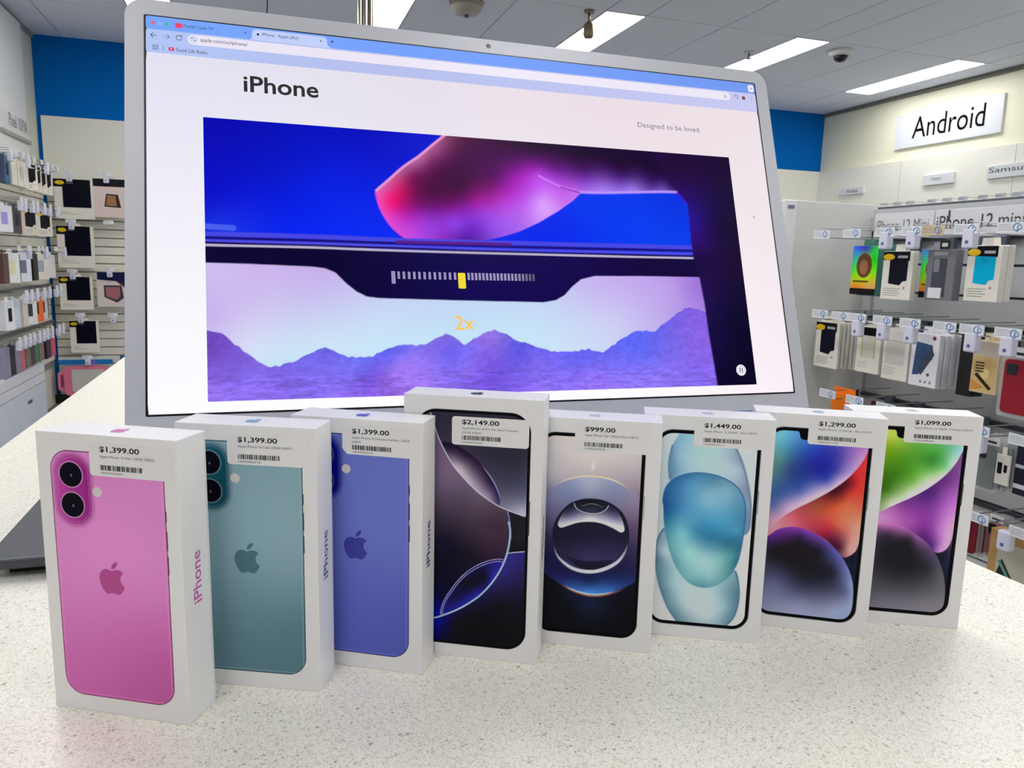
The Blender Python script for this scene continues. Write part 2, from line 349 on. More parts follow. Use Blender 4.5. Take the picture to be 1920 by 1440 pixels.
ART = {
 'max': [('base',[(24.4,159.3,45,40,60),(51.0,160.9,42,38,55),(51.5,136.4,45,42,60),(72.3,136.4,42,40,55),(72.7,122.4,58,58,82),(65.9,114.8,75,72,98),(76.5,109.9,100,100,135),(76.7,100.6,180,180,205),(69.7,102.9,140,138,165)]),('poly',[(-9.8,194.5),(12.3,167.8),(21.4,147.6),(26.1,137.6),(31.9,128.0),(39.1,119.9),(47.7,112.0),(55.6,106.8),(61.3,103.7),(67.6,101.3),(77.8,98.2),(94.2,96.3),(96.8,15.0),(-28.6,0.9),(-27.1,193.7)],0.25,[(21.9,129.5,112,92,124),(24.9,111.7,102,86,112),(37.9,105.5,82,70,92),(23.7,89.8,50,40,60),(45.1,95.2,72,56,74),(59.4,92.7,62,46,62),(26.9,121.9,118,98,128),(47.8,107.0,95,80,100),(43.6,84.6,52,38,58),(54.0,82.0,62,40,60),(29.8,76.3,15,10,35),(26.5,54.4,5,2,30),(24.6,39.6,0,0,60),(22.5,29.9,0,0,140),(43.9,70.4,20,12,32)],0),('poly',[(67.3,100.9),(68.1,97.0),(68.7,93.5),(69.2,88.5),(69.5,83.4),(69.6,79.1),(69.0,71.7),(88.0,70.5),(87.2,96.5),(77.8,98.3)],0.2,[(73.5,90.3,25,22,35),(75.1,83.2,24,24,34),(73.9,76.5,10,8,20),(74.0,72.1,8,6,14)],0),('poly',[(67.6,73.2),(71.3,74.1),(78.4,75.3),(91.6,76.9),(94.1,-4.2),(-20.5,-18.0),(-20.3,20.1),(21.1,25.1),(26.1,27.4),(34.6,31.7),(41.6,36.2),(49.9,42.9),(56.7,50.8),(62.1,59.3),(65.7,67.4)],0.2,[(71.5,69.4,45,38,125),(76.9,71.3,40,35,110),(64.9,58.1,42,34,110),(58.1,48.8,30,26,85),(75.2,54.8,32,25,75),(75.5,44.8,22,13,45),(61.8,39.8,12,10,30),(58.6,28.5,5,4,14),(65.7,22.0,3,3,10),(22.6,23.2,0,0,150),(26.2,20.6,0,0,100),(26.9,14.0,0,0,60),(34.7,22.3,8,5,25),(44.5,30.7,8,6,30),(22.0,9.7,0,0,70)],0),('poly',[(26.1,27.6),(24.9,30.1),(26.7,36.9),(31.6,45.5),(38.5,54.8),(46.8,61.8),(55.0,66.1),(61.9,68.0),(65.0,67.5),(65.2,66.5),(62.1,59.3),(56.7,50.8),(49.9,42.9),(41.6,36.2),(34.6,31.9)],0.25,[(44.2,48.9,10,5,30),(54.5,55.7,12,6,40),(34.5,40.6,14,8,60),(28.9,33.5,25,20,120),(38.8,36.7,30,30,150),(48.5,44.2,30,30,150),(58.0,56.0,35,35,150),(62.0,64.3,35,30,140),(31.6,44.0,18,12,90),(44.1,58.3,16,10,70),(54.4,64.3,22,18,90)],1),('poly',[(24.0,142.1),(25.0,142.6),(27.4,142.5),(32.4,141.4),(40.2,137.5),(48.8,131.0),(56.0,121.9),(60.3,114.4),(62.4,107.4),(62.1,104.1),(61.3,103.8),(55.6,106.9),(47.7,112.1),(39.1,120.0),(31.9,128.1),(26.1,137.7)],0.2,[(26.0,140.4,20,12,40),(29.0,132.1,125,110,138),(34.7,126.8,195,185,198),(40.5,120.8,190,178,192),(47.7,114.1,165,150,172),(55.5,108.3,150,135,160),(37.5,132.7,70,58,85),(44.6,126.1,90,75,102),(48.8,127.8,48,34,62),(55.3,119.0,40,26,60),(60.4,108.6,55,42,88),(33.2,138.0,40,28,58),(55.4,114.0,85,70,110)],1),('line',[(15.9,164.5),(21.4,147.6),(26.1,137.6),(31.9,128.0),(39.1,119.9),(47.7,112.0),(55.6,106.8),(61.3,103.7),(67.6,101.3),(77.8,98.3)],0.4,(205,198,222),0.2,0),('line',[(48.8,130.9),(56.0,121.9),(60.3,114.4),(62.4,107.4),(62.1,104.1)],0.35,(165,155,215),0.25,1),('line',[(67.1,101.1),(68.1,97.0),(68.7,93.5),(69.2,88.5),(69.5,83.4)],0.45,(125,125,205),0.2,0),('line',[(68.0,93.7),(69.1,88.2),(68.8,81.2),(67.6,74.0),(65.7,67.4),(62.1,59.3),(56.7,50.8),(49.9,42.9),(41.6,36.2),(34.6,31.7),(26.1,27.4),(21.1,25.4),(12.5,23.6)],0.7,(165,190,245),0.35,0),('line',[(67.6,73.2),(71.3,74.1),(78.4,75.3)],0.45,(165,180,235),0.2,0),('line',[(25.8,27.5),(24.9,29.7),(26.7,36.9),(31.6,45.8),(38.5,55.2),(46.8,62.5),(55.0,67.0),(61.9,69.0),(65.0,68.8),(65.7,67.7)],0.3,(160,160,215),0.15,0),('line',[(26.7,27.9),(26.1,30.6),(28.0,37.1),(32.7,45.2),(39.1,54.0),(47.2,61.0),(55.2,65.5),(61.9,67.5),(64.9,67.1)],0.3,(150,150,215),0.15,0)],
 'e': [('base',[(16.7,139.1,208,203,203),(41.1,127.1,210,200,198),(23.1,128.4,202,194,200),(68.9,137.5,205,200,200),(69.5,125.4,190,182,190),(16.2,118.0,190,185,195),(72.3,115.8,165,150,165),(73.3,96.1,110,95,125),(15.1,94.0,85,80,120),(74.3,76.2,50,42,70),(15.8,71.1,30,26,62),(75.3,56.0,22,22,60),(75.8,45.8,8,8,25),(18.6,42.9,4,5,20),(44.8,33.7,16,28,60),(45.1,27.2,14,22,48),(33.0,20.7,2,4,14),(63.6,23.9,4,6,16),(45.7,11.5,3,5,14),(66.6,37.2,4,5,18),(22.8,30.2,2,3,14)]),('poly',[(12.9,105.2),(17.7,109.3),(23.6,113.5),(33.1,117.2),(42.6,118.6),(53.4,117.8),(63.0,114.2),(72.7,107.9),(82.9,91.9),(86.0,77.2),(84.5,60.7),(75.5,50.9),(63.9,43.0),(54.4,38.8),(44.7,37.5),(34.8,39.2),(26.0,43.3),(18.5,47.4),(7.0,57.4),(4.0,75.3),(5.9,93.3)],0.5,[(41.6,113.6,172,176,200),(29.8,107.7,128,138,178),(19.1,101.9,128,128,165),(19.5,91.8,105,100,140),(56.1,109.7,130,140,175),(70.7,100.9,138,125,155),(71.3,88.5,100,82,115),(72.2,69.7,50,42,80),(17.7,71.3,38,36,72),(18.2,54.6,24,22,72),(32.0,49.4,22,30,85),(44.3,46.7,22,36,92),(44.6,39.6,70,130,215),(32.3,41.6,45,85,165),(56.7,41.4,55,110,195),(22.2,47.8,30,30,90),(71.8,54.4,28,32,85),(58.7,50.6,24,36,90),(44.1,51.2,20,26,70)],1),('line',[(15.3,107.3),(23.6,113.5),(33.1,117.2),(42.6,118.6),(53.4,117.8),(63.0,114.2),(72.7,107.9)],0.5,(225,208,180),0.7,1),('line',[(26.0,43.6),(34.8,39.5),(44.7,37.7),(54.4,39.0),(62.7,42.6)],0.9,(165,205,245),0.8,1),('line',[(21.0,45.2),(26.1,42.6),(34.8,38.7),(44.7,36.8),(54.4,38.2),(63.9,42.1),(71.0,46.6)],0.5,(170,95,55),0.5,1),('line',[(43.9,129.8),(43.5,126.1),(43.5,121.1)],0.8,(222,212,215),1.4,1),('poly',[(18.7,76.5),(19.5,84.2),(23.1,92.1),(29.0,98.9),(36.1,102.5),(42.9,103.7),(50.4,103.3),(57.7,100.6),(63.9,95.4),(67.5,88.2),(68.7,80.8),(68.3,71.9),(64.7,64.0),(59.6,58.4),(52.5,54.5),(44.9,52.9),(36.7,53.7),(29.9,56.3),(24.2,60.9),(20.3,67.7)],0.2,[(43.2,73.5,30,28,60),(42.2,98.7,22,22,44),(31.5,63.5,40,38,74),(43.6,64.6,52,48,92),(22.5,74.3,24,24,50),(65.9,78.0,26,26,52),(58.0,65.9,46,44,82),(23.2,90.9,16,16,34),(63.9,94.1,16,16,34)],1),('line',[(19.5,71.5),(21.9,63.9),(26.7,58.6),(34.2,54.5),(44.0,53.6),(53.6,56.3),(61.8,61.8),(66.5,69.2),(68.3,76.9)],1.4,(205,206,226),1.0,1),('poly',[(28.8,62.6),(37.7,61.1),(47.4,61.4),(58.7,63.0),(55.9,59.3),(49.4,55.9),(44.0,54.9),(36.6,56.0)],0.25,[(43.9,58.2,18,16,38),(43.8,60.8,26,24,55)],1),('poly',[(22.2,84.5),(23.5,89.0),(26.1,94.3),(30.2,99.0),(34.3,101.4),(43.3,103.0),(52.3,102.0),(59.0,98.1),(63.1,92.2),(65.3,85.5),(64.9,83.0),(62.7,82.5),(58.4,84.7),(51.1,87.3),(43.9,88.0),(35.5,86.8),(28.3,83.9),(24.1,82.4)],0.25,[(43.2,89.3,228,226,238),(30.6,85.8,225,222,235),(54.7,87.1,232,230,242),(63.2,84.7,238,236,245),(24.0,84.0,220,216,230),(43.1,91.8,178,176,196),(30.5,90.2,120,118,150),(55.7,91.6,135,132,165),(26.8,92.4,60,58,88),(43.0,95.0,85,82,110),(60.4,92.6,100,98,135),(36.2,99.5,24,24,44),(50.6,100.0,24,24,44),(57.9,96.2,55,54,84)],1),('poly',[(32.6,99.2),(36.1,101.5),(43.3,102.8),(51.7,102.3),(54.5,99.9),(52.5,96.2),(46.0,93.6),(38.8,94.3),(34.1,96.5)],0.15,[(43.4,100.6,12,14,28),(43.5,96.3,45,48,72),(37.5,97.7,24,26,44),(50.6,98.7,24,26,44)],1),('line',[(32.4,99.4),(33.4,97.0),(35.7,95.2),(39.4,93.9),(44.8,93.5),(49.6,94.6),(52.8,96.8),(54.6,99.6)],0.25,(170,174,188),0.3,0),('line',[(33.8,99.3),(35.6,98.2),(38.6,98.5),(41.6,99.8),(44.6,100.1),(47.6,99.6),(50.6,98.6),(53.2,99.3)],0.15,(118,124,134),0.3,1)],
 'b15': [('base',[(14.8,140.9,196,210,230),(72.3,122.9,198,208,222),(11.1,119.0,196,208,226),(74.8,21.5,212,218,230),(15.2,67.0,206,214,228),(71.7,65.0,222,230,240),(15.5,15.8,210,216,230),(66.3,141.4,204,214,228),(15.0,93.3,196,208,226)]),('poly',[(28.7,151.8),(23.2,143.3),(19.4,135.5),(17.7,124.5),(18.8,113.0),(24.5,99.2),(58.9,75.8),(70.8,77.4),(73.0,83.4),(72.7,97.5),(69.7,112.6),(65.3,126.3),(60.5,136.0),(54.0,148.2)],0.5,[(30.6,139.3,152,196,216),(19.2,128.4,104,145,175),(22.8,128.7,135,180,210),(43.4,127.4,178,208,218),(62.9,122.3,170,192,212),(69.9,107.5,125,140,170),(71.6,91.0,115,138,168),(65.5,127.5,125,145,170),(67.0,97.1,150,175,200),(19.4,115.6,95,140,170),(24.9,113.4,130,175,200),(31.6,122.8,168,200,215),(52.1,140.6,170,205,220)],1),('poly',[(17.1,77.5),(13.2,69.5),(12.6,56.1),(14.3,42.9),(18.5,29.7),(24.2,18.0),(32.3,7.9),(38.9,3.0),(53.8,4.5),(62.0,10.8),(67.1,18.1),(69.4,29.1),(69.0,39.7),(65.6,51.4),(47.5,63.0),(28.4,74.7)],0.5,[(37.7,22.0,192,207,214),(24.3,38.4,158,192,202),(17.4,60.5,178,203,214),(59.9,24.1,155,190,204),(13.5,56.2,95,132,150),(18.4,31.1,92,128,150),(28.2,14.3,92,132,152),(68.4,34.3,85,125,148),(65.3,16.6,95,135,158),(31.3,25.5,168,200,208),(50.5,16.5,188,208,218),(64.6,44.6,120,165,180),(14.4,69.6,130,160,180),(21.6,40.8,135,178,190)],1),('poly',[(15.7,92.1),(14.8,97.9),(16.2,105.7),(20.1,111.6),(27.8,116.1),(38.0,118.0),(50.1,116.7),(60.0,112.2),(66.4,105.4),(69.5,95.4),(69.5,81.8),(68.6,67.4),(66.3,55.4),(60.9,45.6),(53.4,39.2),(45.5,37.2),(36.7,39.2),(28.8,46.8),(23.2,57.0),(19.0,70.0),(16.6,81.6)],0.3,[(20.4,106.7,45,108,165),(16.8,93.4,25,90,148),(20.2,88.5,40,108,160),(32.3,111.4,78,145,190),(29.6,115.7,50,110,160),(47.8,115.6,75,130,165),(45.1,100.7,132,185,210),(56.8,106.6,128,175,200),(66.0,103.4,95,150,185),(33.5,92.1,88,155,198),(19.4,80.5,60,135,165),(26.7,82.4,92,165,195),(52.3,83.1,68,155,198),(64.7,78.8,72,148,188),(68.9,86.9,60,130,165),(46.9,72.8,52,125,165),(38.1,76.7,65,140,178),(59.2,70.6,48,115,145),(67.7,69.9,48,110,135),(29.6,74.8,125,195,208),(35.3,62.0,155,212,212),(47.9,56.5,165,208,212),(29.4,57.5,130,192,198),(56.3,59.8,120,185,190),(63.5,60.4,78,150,162),(42.9,39.4,95,160,172),(25.8,54.6,95,160,170),(48.6,45.9,145,198,205),(36.3,44.8,125,185,195),(65.5,57.9,50,120,135)],1),('line',[(19.4,135.5),(17.7,124.5),(18.7,113.0)],0.1,(92,132,160),1.2,0),('line',[(60.5,136.0),(65.3,126.3),(69.7,112.6),(72.7,97.5),(73.0,83.4),(70.8,77.7)],0.1,(112,132,162),1.3,0),('line',[(16.9,77.2),(13.2,69.5),(12.6,56.1),(14.3,42.9),(18.5,29.7),(24.2,18.0),(32.3,7.9)],0.1,(84,122,144),1.1,0),('line',[(66.2,50.7),(69.0,39.7),(69.4,29.1),(67.1,18.1),(62.0,10.8)],0.1,(78,116,142),1.1,0),('line',[(15.7,91.4),(14.8,97.9),(16.2,105.7),(20.1,111.3),(27.8,115.9),(38.0,117.9),(50.1,116.5),(60.0,112.1),(66.4,105.3),(69.5,95.2),(69.5,81.8),(68.6,67.4),(66.3,55.4),(60.9,45.6),(53.4,39.4)],0.05,(48,108,158),0.9,1)],
 'b14': [('base',[(19.7,140.4,110,190,225),(17.4,125.1,95,155,155),(13.7,112.0,90,140,150),(25.3,128.3,60,120,165),(26.2,116.9,48,72,130),(42.4,130.9,38,60,180),(43.3,120.9,32,36,150),(54.0,129.3,58,58,165),(67.2,132.8,165,115,195),(70.0,126.9,195,150,210),(62.0,115.0,190,160,215),(55.0,118.1,70,70,175),(49.8,111.4,60,75,175),(58.0,109.6,220,190,228),(48.3,102.4,222,195,228),(33.0,104.8,55,85,165),(19.4,98.4,62,95,160),(16.6,89.1,105,115,170),(37.2,96.2,212,185,222),(27.3,88.9,218,180,212),(17.4,78.8,215,160,190),(33.4,99.7,110,120,190),(69.2,59.7,12,14,30),(74.4,53.8,22,28,58),(76.1,34.4,8,10,22)]),('poly',[(5.6,59.2),(15.5,72.1),(20.9,79.8),(29.7,87.6),(43.0,96.5),(53.8,104.7),(62.2,112.7),(68.3,120.8),(72.2,127.7),(75.0,133.5),(78.2,111.4),(76.6,86.1),(74.0,67.9),(71.4,60.9),(64.9,57.2),(58.5,63.6),(51.1,69.3),(35.5,74.2),(15.9,66.9)],0.3,[(18.8,75.0,228,150,160),(34.7,84.4,195,80,90),(45.8,90.7,172,80,60),(45.4,95.7,150,60,55),(56.3,103.1,75,12,25),(62.5,110.0,85,12,28),(63.8,95.0,228,105,72),(68.6,118.0,215,45,50),(71.5,110.8,225,50,48),(65.4,102.7,200,60,45),(69.8,79.0,238,145,125),(52.8,76.0,180,40,62),(46.8,79.2,190,60,75),(62.0,64.0,75,25,45),(55.6,71.1,120,25,60),(68.9,63.5,232,165,160),(72.3,95.8,232,95,75),(60.4,81.9,225,110,85),(29.2,78.7,215,110,130),(55.0,91.6,205,85,55)],1),('poly',[(-3.6,51.5),(7.8,62.1),(15.2,68.1),(21.4,73.3),(30.6,75.7),(40.2,74.3),(49.9,69.7),(59.8,62.2),(66.3,54.1),(71.2,44.3),(73.5,34.1),(73.9,21.0),(71.0,13.3),(64.3,9.8),(40.9,6.6),(-0.5,7.3)],0.3,[(18.2,68.4,95,40,140),(30.7,74.7,130,55,170),(40.3,72.7,120,60,170),(50.0,68.6,95,60,160),(59.9,60.6,90,90,175),(67.9,49.1,110,120,190),(72.2,36.6,140,155,205),(30.6,61.9,24,20,30),(49.1,50.9,26,26,36),(25.7,48.2,32,30,46),(18.9,58.0,24,20,32),(22.0,33.1,95,100,140),(38.8,32.5,55,58,86),(39.9,19.3,135,140,178),(22.0,17.0,135,140,172),(63.5,19.6,150,156,190),(67.5,33.4,85,92,135),(58.9,45.5,30,32,46),(50.2,37.8,36,38,54),(62.6,30.1,85,90,125),(48.4,59.9,28,26,36),(70.4,20.5,150,165,200),(35.9,69.0,50,28,75)],1)],
 'm14': [('base',[(26.2,140.0,195,212,85),(25.9,131.0,130,172,32),(41.4,128.1,88,158,52),(53.7,132.7,90,175,75),(58.7,129.2,75,165,72),(54.8,122.6,60,140,55),(69.9,132.5,140,205,195),(65.4,120.7,130,205,150),(68.7,122.2,205,230,215),(31.3,111.9,60,122,22),(40.2,116.4,75,148,35),(48.4,117.0,100,175,65),(24.8,118.0,85,140,20),(43.5,107.6,120,180,80),(54.1,107.0,225,236,215),(59.1,115.1,150,205,130),(26.5,99.8,65,120,25),(38.5,98.1,175,205,150),(44.4,98.5,228,235,222),(32.3,89.8,222,228,218),(26.1,91.9,140,175,110),(62.8,112.8,225,235,220),(66.6,55.5,12,12,24),(72.0,49.3,28,30,62),(74.1,29.4,8,8,18)]),('poly',[(14.1,79.1),(23.9,83.6),(33.5,89.6),(44.6,96.2),(55.5,104.3),(65.0,114.0),(70.9,123.4),(74.7,130.9),(77.1,108.7),(75.6,93.1),(74.8,77.3),(73.2,64.7),(69.8,58.4),(64.1,56.6),(58.9,61.5),(51.1,67.5),(35.2,71.5),(23.6,73.9)],0.3,[(26.0,80.0,210,145,208),(34.3,80.7,190,110,190),(39.7,86.4,152,72,168),(39.3,91.0,130,60,145),(56.1,99.4,82,32,120),(48.4,93.6,110,48,140),(58.0,81.2,142,62,168),(66.5,100.2,150,80,175),(68.7,89.9,190,110,205),(71.0,69.1,218,165,228),(68.7,79.5,205,140,218),(71.4,118.6,122,72,140),(65.4,110.4,105,50,130),(53.2,70.3,110,40,130),(61.3,60.4,85,38,125),(66.1,59.4,190,130,200),(46.5,77.7,165,80,175),(60.4,69.6,130,60,160),(64.9,71.3,185,115,200)],1),('poly',[(5.3,69.0),(23.6,74.1),(31.3,75.4),(41.0,73.8),(51.1,68.0),(60.1,60.8),(67.1,50.7),(71.7,38.6),(73.6,26.6),(73.2,15.7),(70.0,11.6),(59.5,9.4),(11.0,6.7)],0.3,[(29.0,74.3,205,115,195),(41.1,72.6,175,100,175),(51.2,66.4,140,90,150),(61.6,57.7,90,70,110),(35.2,59.5,26,24,32),(29.6,68.3,70,50,80),(31.9,44.4,33,30,40),(45.0,33.4,52,52,60),(27.7,24.9,85,84,95),(34.8,14.6,118,115,128),(52.9,15.1,122,120,132),(66.0,16.4,128,125,134),(69.7,26.2,105,104,112),(68.0,42.3,85,84,92),(60.6,44.3,45,44,54),(48.9,54.0,28,26,34),(45.5,64.3,40,32,46),(57.3,30.5,75,74,84)],1)],
 'video': [('base',[(-217.0,66.1,0,0,178),(-167.5,36.6,0,18,200),(-99.5,65.5,0,8,192),(-135.2,26.6,0,28,225),(-168.8,-5.6,0,30,235),(-112.2,-8.2,0,40,242),(-217.9,10.6,0,10,205),(72.4,14.2,0,55,238),(56.4,-12.5,0,40,238),(128.2,14.0,0,58,238),(158.1,20.7,0,50,228),(154.5,-9.4,0,62,238),(-210.2,-9.4,20,45,225)]),('poly',[(-9.9,100.2),(-35.0,77.3),(-42.1,69.9),(-52.3,62.0),(-64.2,51.0),(-77.5,40.9),(-89.0,30.0),(-98.6,21.7),(-100.0,19.6),(-98.9,16.8),(-97.7,10.0),(-95.0,2.1),(-89.4,-7.3),(-82.1,-14.3),(-74.5,-18.4),(-57.3,-19.2),(-38.1,-19.2),(-18.4,-17.1),(-1.5,-13.1),(14.1,-8.0),(32.1,0.5),(50.6,11.6),(64.0,20.9),(72.3,28.3),(92.2,29.2),(120.6,31.1),(149.7,33.0),(164.6,33.6),(171.7,26.9),(176.7,18.8),(175.7,-16.1),(297.3,-28.1),(324.6,142.5)],0.45,[(-49.0,62.5,165,85,135),(-32.6,63.7,88,26,72),(-15.9,64.9,66,6,66),(6.1,63.0,60,0,65),(32.1,63.1,46,0,56),(67.8,61.9,36,0,50),(123.5,58.3,30,0,50),(182.6,58.3,25,5,50),(212.9,54.4,22,5,45),(-64.4,48.0,180,100,155),(-55.0,45.3,112,30,92),(-36.9,48.1,72,5,72),(-11.9,49.7,70,0,80),(13.8,51.3,88,5,102),(31.0,49.3,132,20,152),(48.6,48.6,105,22,135),(75.8,49.9,68,10,98),(113.1,50.3,44,5,70),(-77.8,34.7,172,70,125),(-70.0,33.5,120,15,85),(-54.2,31.9,75,0,65),(-29.6,35.0,62,0,62),(-4.3,38.1,85,0,95),(16.4,41.1,150,20,170),(33.9,42.1,182,62,216),(47.9,41.1,155,55,205),(75.0,40.9,115,50,175),(112.2,41.2,95,50,160),(140.9,41.0,60,25,110),(160.6,42.1,35,5,65),(-89.2,25.1,212,80,160),(-82.3,23.8,215,30,110),(-73.8,22.6,150,10,90),(-54.8,21.9,75,0,70),(-30.4,23.2,80,0,75),(-8.6,26.0,130,10,120),(12.0,28.7,170,35,190),(29.3,29.6,185,80,230),(47.2,32.3,192,92,235),(64.9,30.6,185,95,225),(92.6,32.9,165,120,235),(120.9,34.4,150,120,230),(150.0,35.0,115,85,195),(-93.8,11.8,238,60,150),(-86.8,12.2,242,10,110),(-77.5,12.6,172,10,112),(-63.4,11.6,110,5,100),(-42.6,10.9,115,5,120),(-19.4,15.3,160,20,160),(2.6,18.0,180,50,200),(19.6,17.1,187,88,235),(37.0,17.0,218,160,252),(53.2,20.4,198,110,236),(-89.0,0.7,222,60,190),(-79.6,2.7,190,30,170),(-64.0,1.7,150,40,190),(-39.9,2.7,140,45,210),(-15.1,5.4,150,60,215),(6.6,4.6,170,90,235),(23.8,5.3,192,118,240),(-75.7,-11.7,195,70,220),(-56.7,-9.4,150,60,220),(-37.2,-5.5,135,60,220),(-21.1,-8.2,110,40,200),(-4.4,-7.6,150,80,230),(12.7,-4.5,165,95,235),(-49.2,-17.0,140,40,190),(-31.4,-15.5,88,20,158),(-16.7,-15.5,110,50,190),(182.0,20.9,24,4,62),(183.8,-12.2,34,0,84),(206.6,7.0,20,4,56)],0),('line',[(-40.2,72.6),(-52.3,62.0),(-64.2,51.4),(-77.5,41.2),(-89.0,30.3),(-99.0,21.0)],0.9,(228,150,205),1.1,0),('line',[(-99.5,18.9),(-97.7,10.0),(-94.3,1.3),(-88.6,-7.6),(-81.3,-14.3),(-74.5,-17.8)],0.4,(225,70,200),1.3,0),('line',[(35.6,41.1),(44.0,37.1),(56.1,32.4),(72.0,29.0)],0.5,(205,120,245),1.2,0),('line',[(54.3,32.4),(61.3,30.6),(72.3,28.3)],0.3,(120,30,160),0.6,0),('line',[(72.3,28.9),(92.2,29.5),(120.6,31.5),(149.8,33.5),(164.0,33.9)],0.5,(185,150,248),1.6,0),('line',[(165.1,33.0),(171.6,26.3),(176.1,18.8),(175.4,-12.4)],0.8,(70,20,190),1.8,0),('line',[(-224.3,-12.6),(-214.3,-12.9),(-203.2,-13.2)],3.2,(70,95,235),1.0,0),('line',[(-224.4,-18.4),(-147.8,-17.8),(-80.7,-18.4),(16.8,-17.7),(174.2,-16.5)],2.4,(70,70,225),1.2,0),('line',[(-224.4,-21.1),(-147.9,-20.8),(-80.9,-21.0),(16.5,-20.8),(173.9,-19.5)],1.6,(22,10,125),0.6,0),('line',[(-85.4,-19.7),(-57.3,-19.6),(-18.6,-19.0),(6.5,-19.0)],1.0,(90,25,140),1.4,0),('line',[(-224.5,-23.3),(-148.0,-22.9),(-81.0,-23.2),(16.3,-23.3),(173.5,-22.2)],1.4,(75,75,225),0.6,0),('line',[(-224.5,-24.9),(-148.1,-24.6),(-81.1,-24.9),(16.1,-25.3),(173.3,-24.4)],1.2,(30,10,90),0.4,0),('poly',[(-236.3,-26.3),(-148.1,-26.2),(-81.2,-26.8),(41.9,-26.7),(182.0,-26.1),(162.0,-181.9),(-238.0,-161.8)],0.25,[(-190.4,-33.6,6,0,48),(-35.7,-54.4,12,0,78),(-48.0,-59.3,10,0,72),(122.8,-34.3,16,0,58),(67.3,-38.0,18,0,74),(-137.6,-34.7,6,0,48)],0),('line',[(-236.3,-26.6),(-148.1,-26.2),(-81.2,-26.8),(41.9,-26.7),(182.0,-26.1)],1.3,(185,178,205),0.5,0),('poly',[(-236.5,-39.5),(-190.6,-39.9),(-148.7,-41.0),(-140.1,-42.0),(-132.6,-45.1),(-125.3,-53.0),(-117.9,-59.4),(-110.3,-63.3),(-101.4,-64.4),(-36.5,-65.8),(30.6,-66.7),(41.1,-64.9),(49.3,-60.6),(56.5,-53.4),(65.1,-47.0),(77.5,-44.0),(121.8,-43.3),(185.8,-43.1),(190.9,-183.4),(-238.0,-161.8)],0.4,[(-191.0,-56.1,205,185,238),(-215.0,-47.5,205,190,238),(-219.4,-78.1,200,180,238),(-192.1,-100.1,215,222,246),(-138.1,-46.3,200,178,236),(-149.6,-67.0,200,195,240),(-106.6,-78.3,200,218,246),(-140.1,-96.3,205,226,246),(-42.1,-78.5,195,220,246),(37.3,-78.6,198,218,246),(10.6,-93.2,198,228,248),(120.1,-58.0,195,172,238),(78.8,-58.3,200,185,240),(89.7,-83.8,205,205,244),(149.3,-52.5,186,155,232),(172.7,-52.2,160,120,220),(-182.2,-111.1,200,228,246),(61.2,-101.2,205,220,246)],0),('mount',[(-242.8,-85.6),(-221.6,-87.8),(-211.8,-91.2),(-202.1,-99.9),(-192.3,-108.3),(-182.3,-115.0),(-174.2,-114.7),(-163.8,-111.5),(-153.2,-106.1),(-147.8,-102.9),(-142.4,-101.4),(-137.1,-103.5),(-134.0,-105.4),(-125.5,-108.9),(-116.9,-109.3),(-108.0,-108.5),(-98.9,-103.7),(-87.5,-100.8),(-76.2,-101.0),(-66.9,-99.5),(-59.7,-94.9),(-52.5,-92.2),(-45.6,-95.1),(-37.6,-100.6),(-31.5,-97.6),(-22.6,-91.7),(-13.9,-88.9),(-1.9,-93.6),(6.4,-98.0),(17.4,-101.8),(34.7,-106.9),(50.2,-107.2),(66.1,-105.7),(79.1,-108.4),(87.8,-102.8),(99.4,-95.3),(113.7,-90.3),(127.6,-91.2),(139.9,-82.7),(152.4,-74.9),(163.2,-69.6),(175.9,-73.6),(205.1,-78.9)],[(-217.4,-101.1,114,74,188),(-206.7,-111.2,124,92,218),(-191.9,-113.5,131,104,228),(-142.0,-106.4,111,99,225),(-154.0,-113.3,121,109,238),(-118.3,-113.5,114,116,248),(-93.5,-107.2,101,99,240),(-52.5,-97.1,128,104,225),(-50.8,-103.6,108,94,232),(-37.9,-108.2,118,109,248),(-72.8,-112.3,150,122,246),(-14.5,-93.1,148,116,226),(-24.7,-108.4,132,100,235),(5.1,-104.5,94,86,226),(21.0,-109.2,114,100,236),(56.4,-112.1,102,100,245),(80.5,-116.0,116,106,242),(107.5,-98.9,92,104,250),(119.2,-108.5,100,104,242),(162.5,-77.7,128,96,225),(168.4,-94.8,138,100,230),(131.3,-115.8,122,109,240),(-89.8,-116.8,158,122,246),(-34.1,-117.0,142,110,240),(20.2,-118.1,128,106,240),(-206.9,-123.1,128,100,226),(-169.7,-123.1,124,98,224),(-110.8,-124.7,116,86,220),(-25.9,-125.9,118,86,222),(67.0,-128.3,140,112,244),(169.2,-131.0,132,104,235),(-188.8,-135.5,144,116,246),(-131.2,-133.4,138,110,240),(-216.1,-132.6,148,116,240),(116.3,-134.3,146,120,250),(-48.4,-133.9,136,108,238),(18.9,-133.7,138,110,242)],-120.0),('poly',[(160.3,39.6),(166.9,32.2),(173.4,24.2),(172.8,-8.9),(173.1,-30.6),(176.8,-43.0),(179.0,-68.2),(179.7,-94.8),(181.5,-121.1),(182.8,-147.1),(286.6,-161.4),(294.3,95.1),(136.0,83.2)],0.9,[(192.9,58.9,26,0,56),(167.8,51.8,34,0,60),(200.9,3.1,22,0,62),(183.9,-11.3,40,0,100),(178.4,-30.5,24,0,62),(184.6,-52.1,30,5,75),(205.1,-78.9,8,0,45),(183.6,-105.4,14,4,60),(212.9,-132.3,3,0,30),(192.0,-131.8,6,0,40),(171.3,7.5,40,10,150),(162.4,57.0,30,0,55)],0)],
}

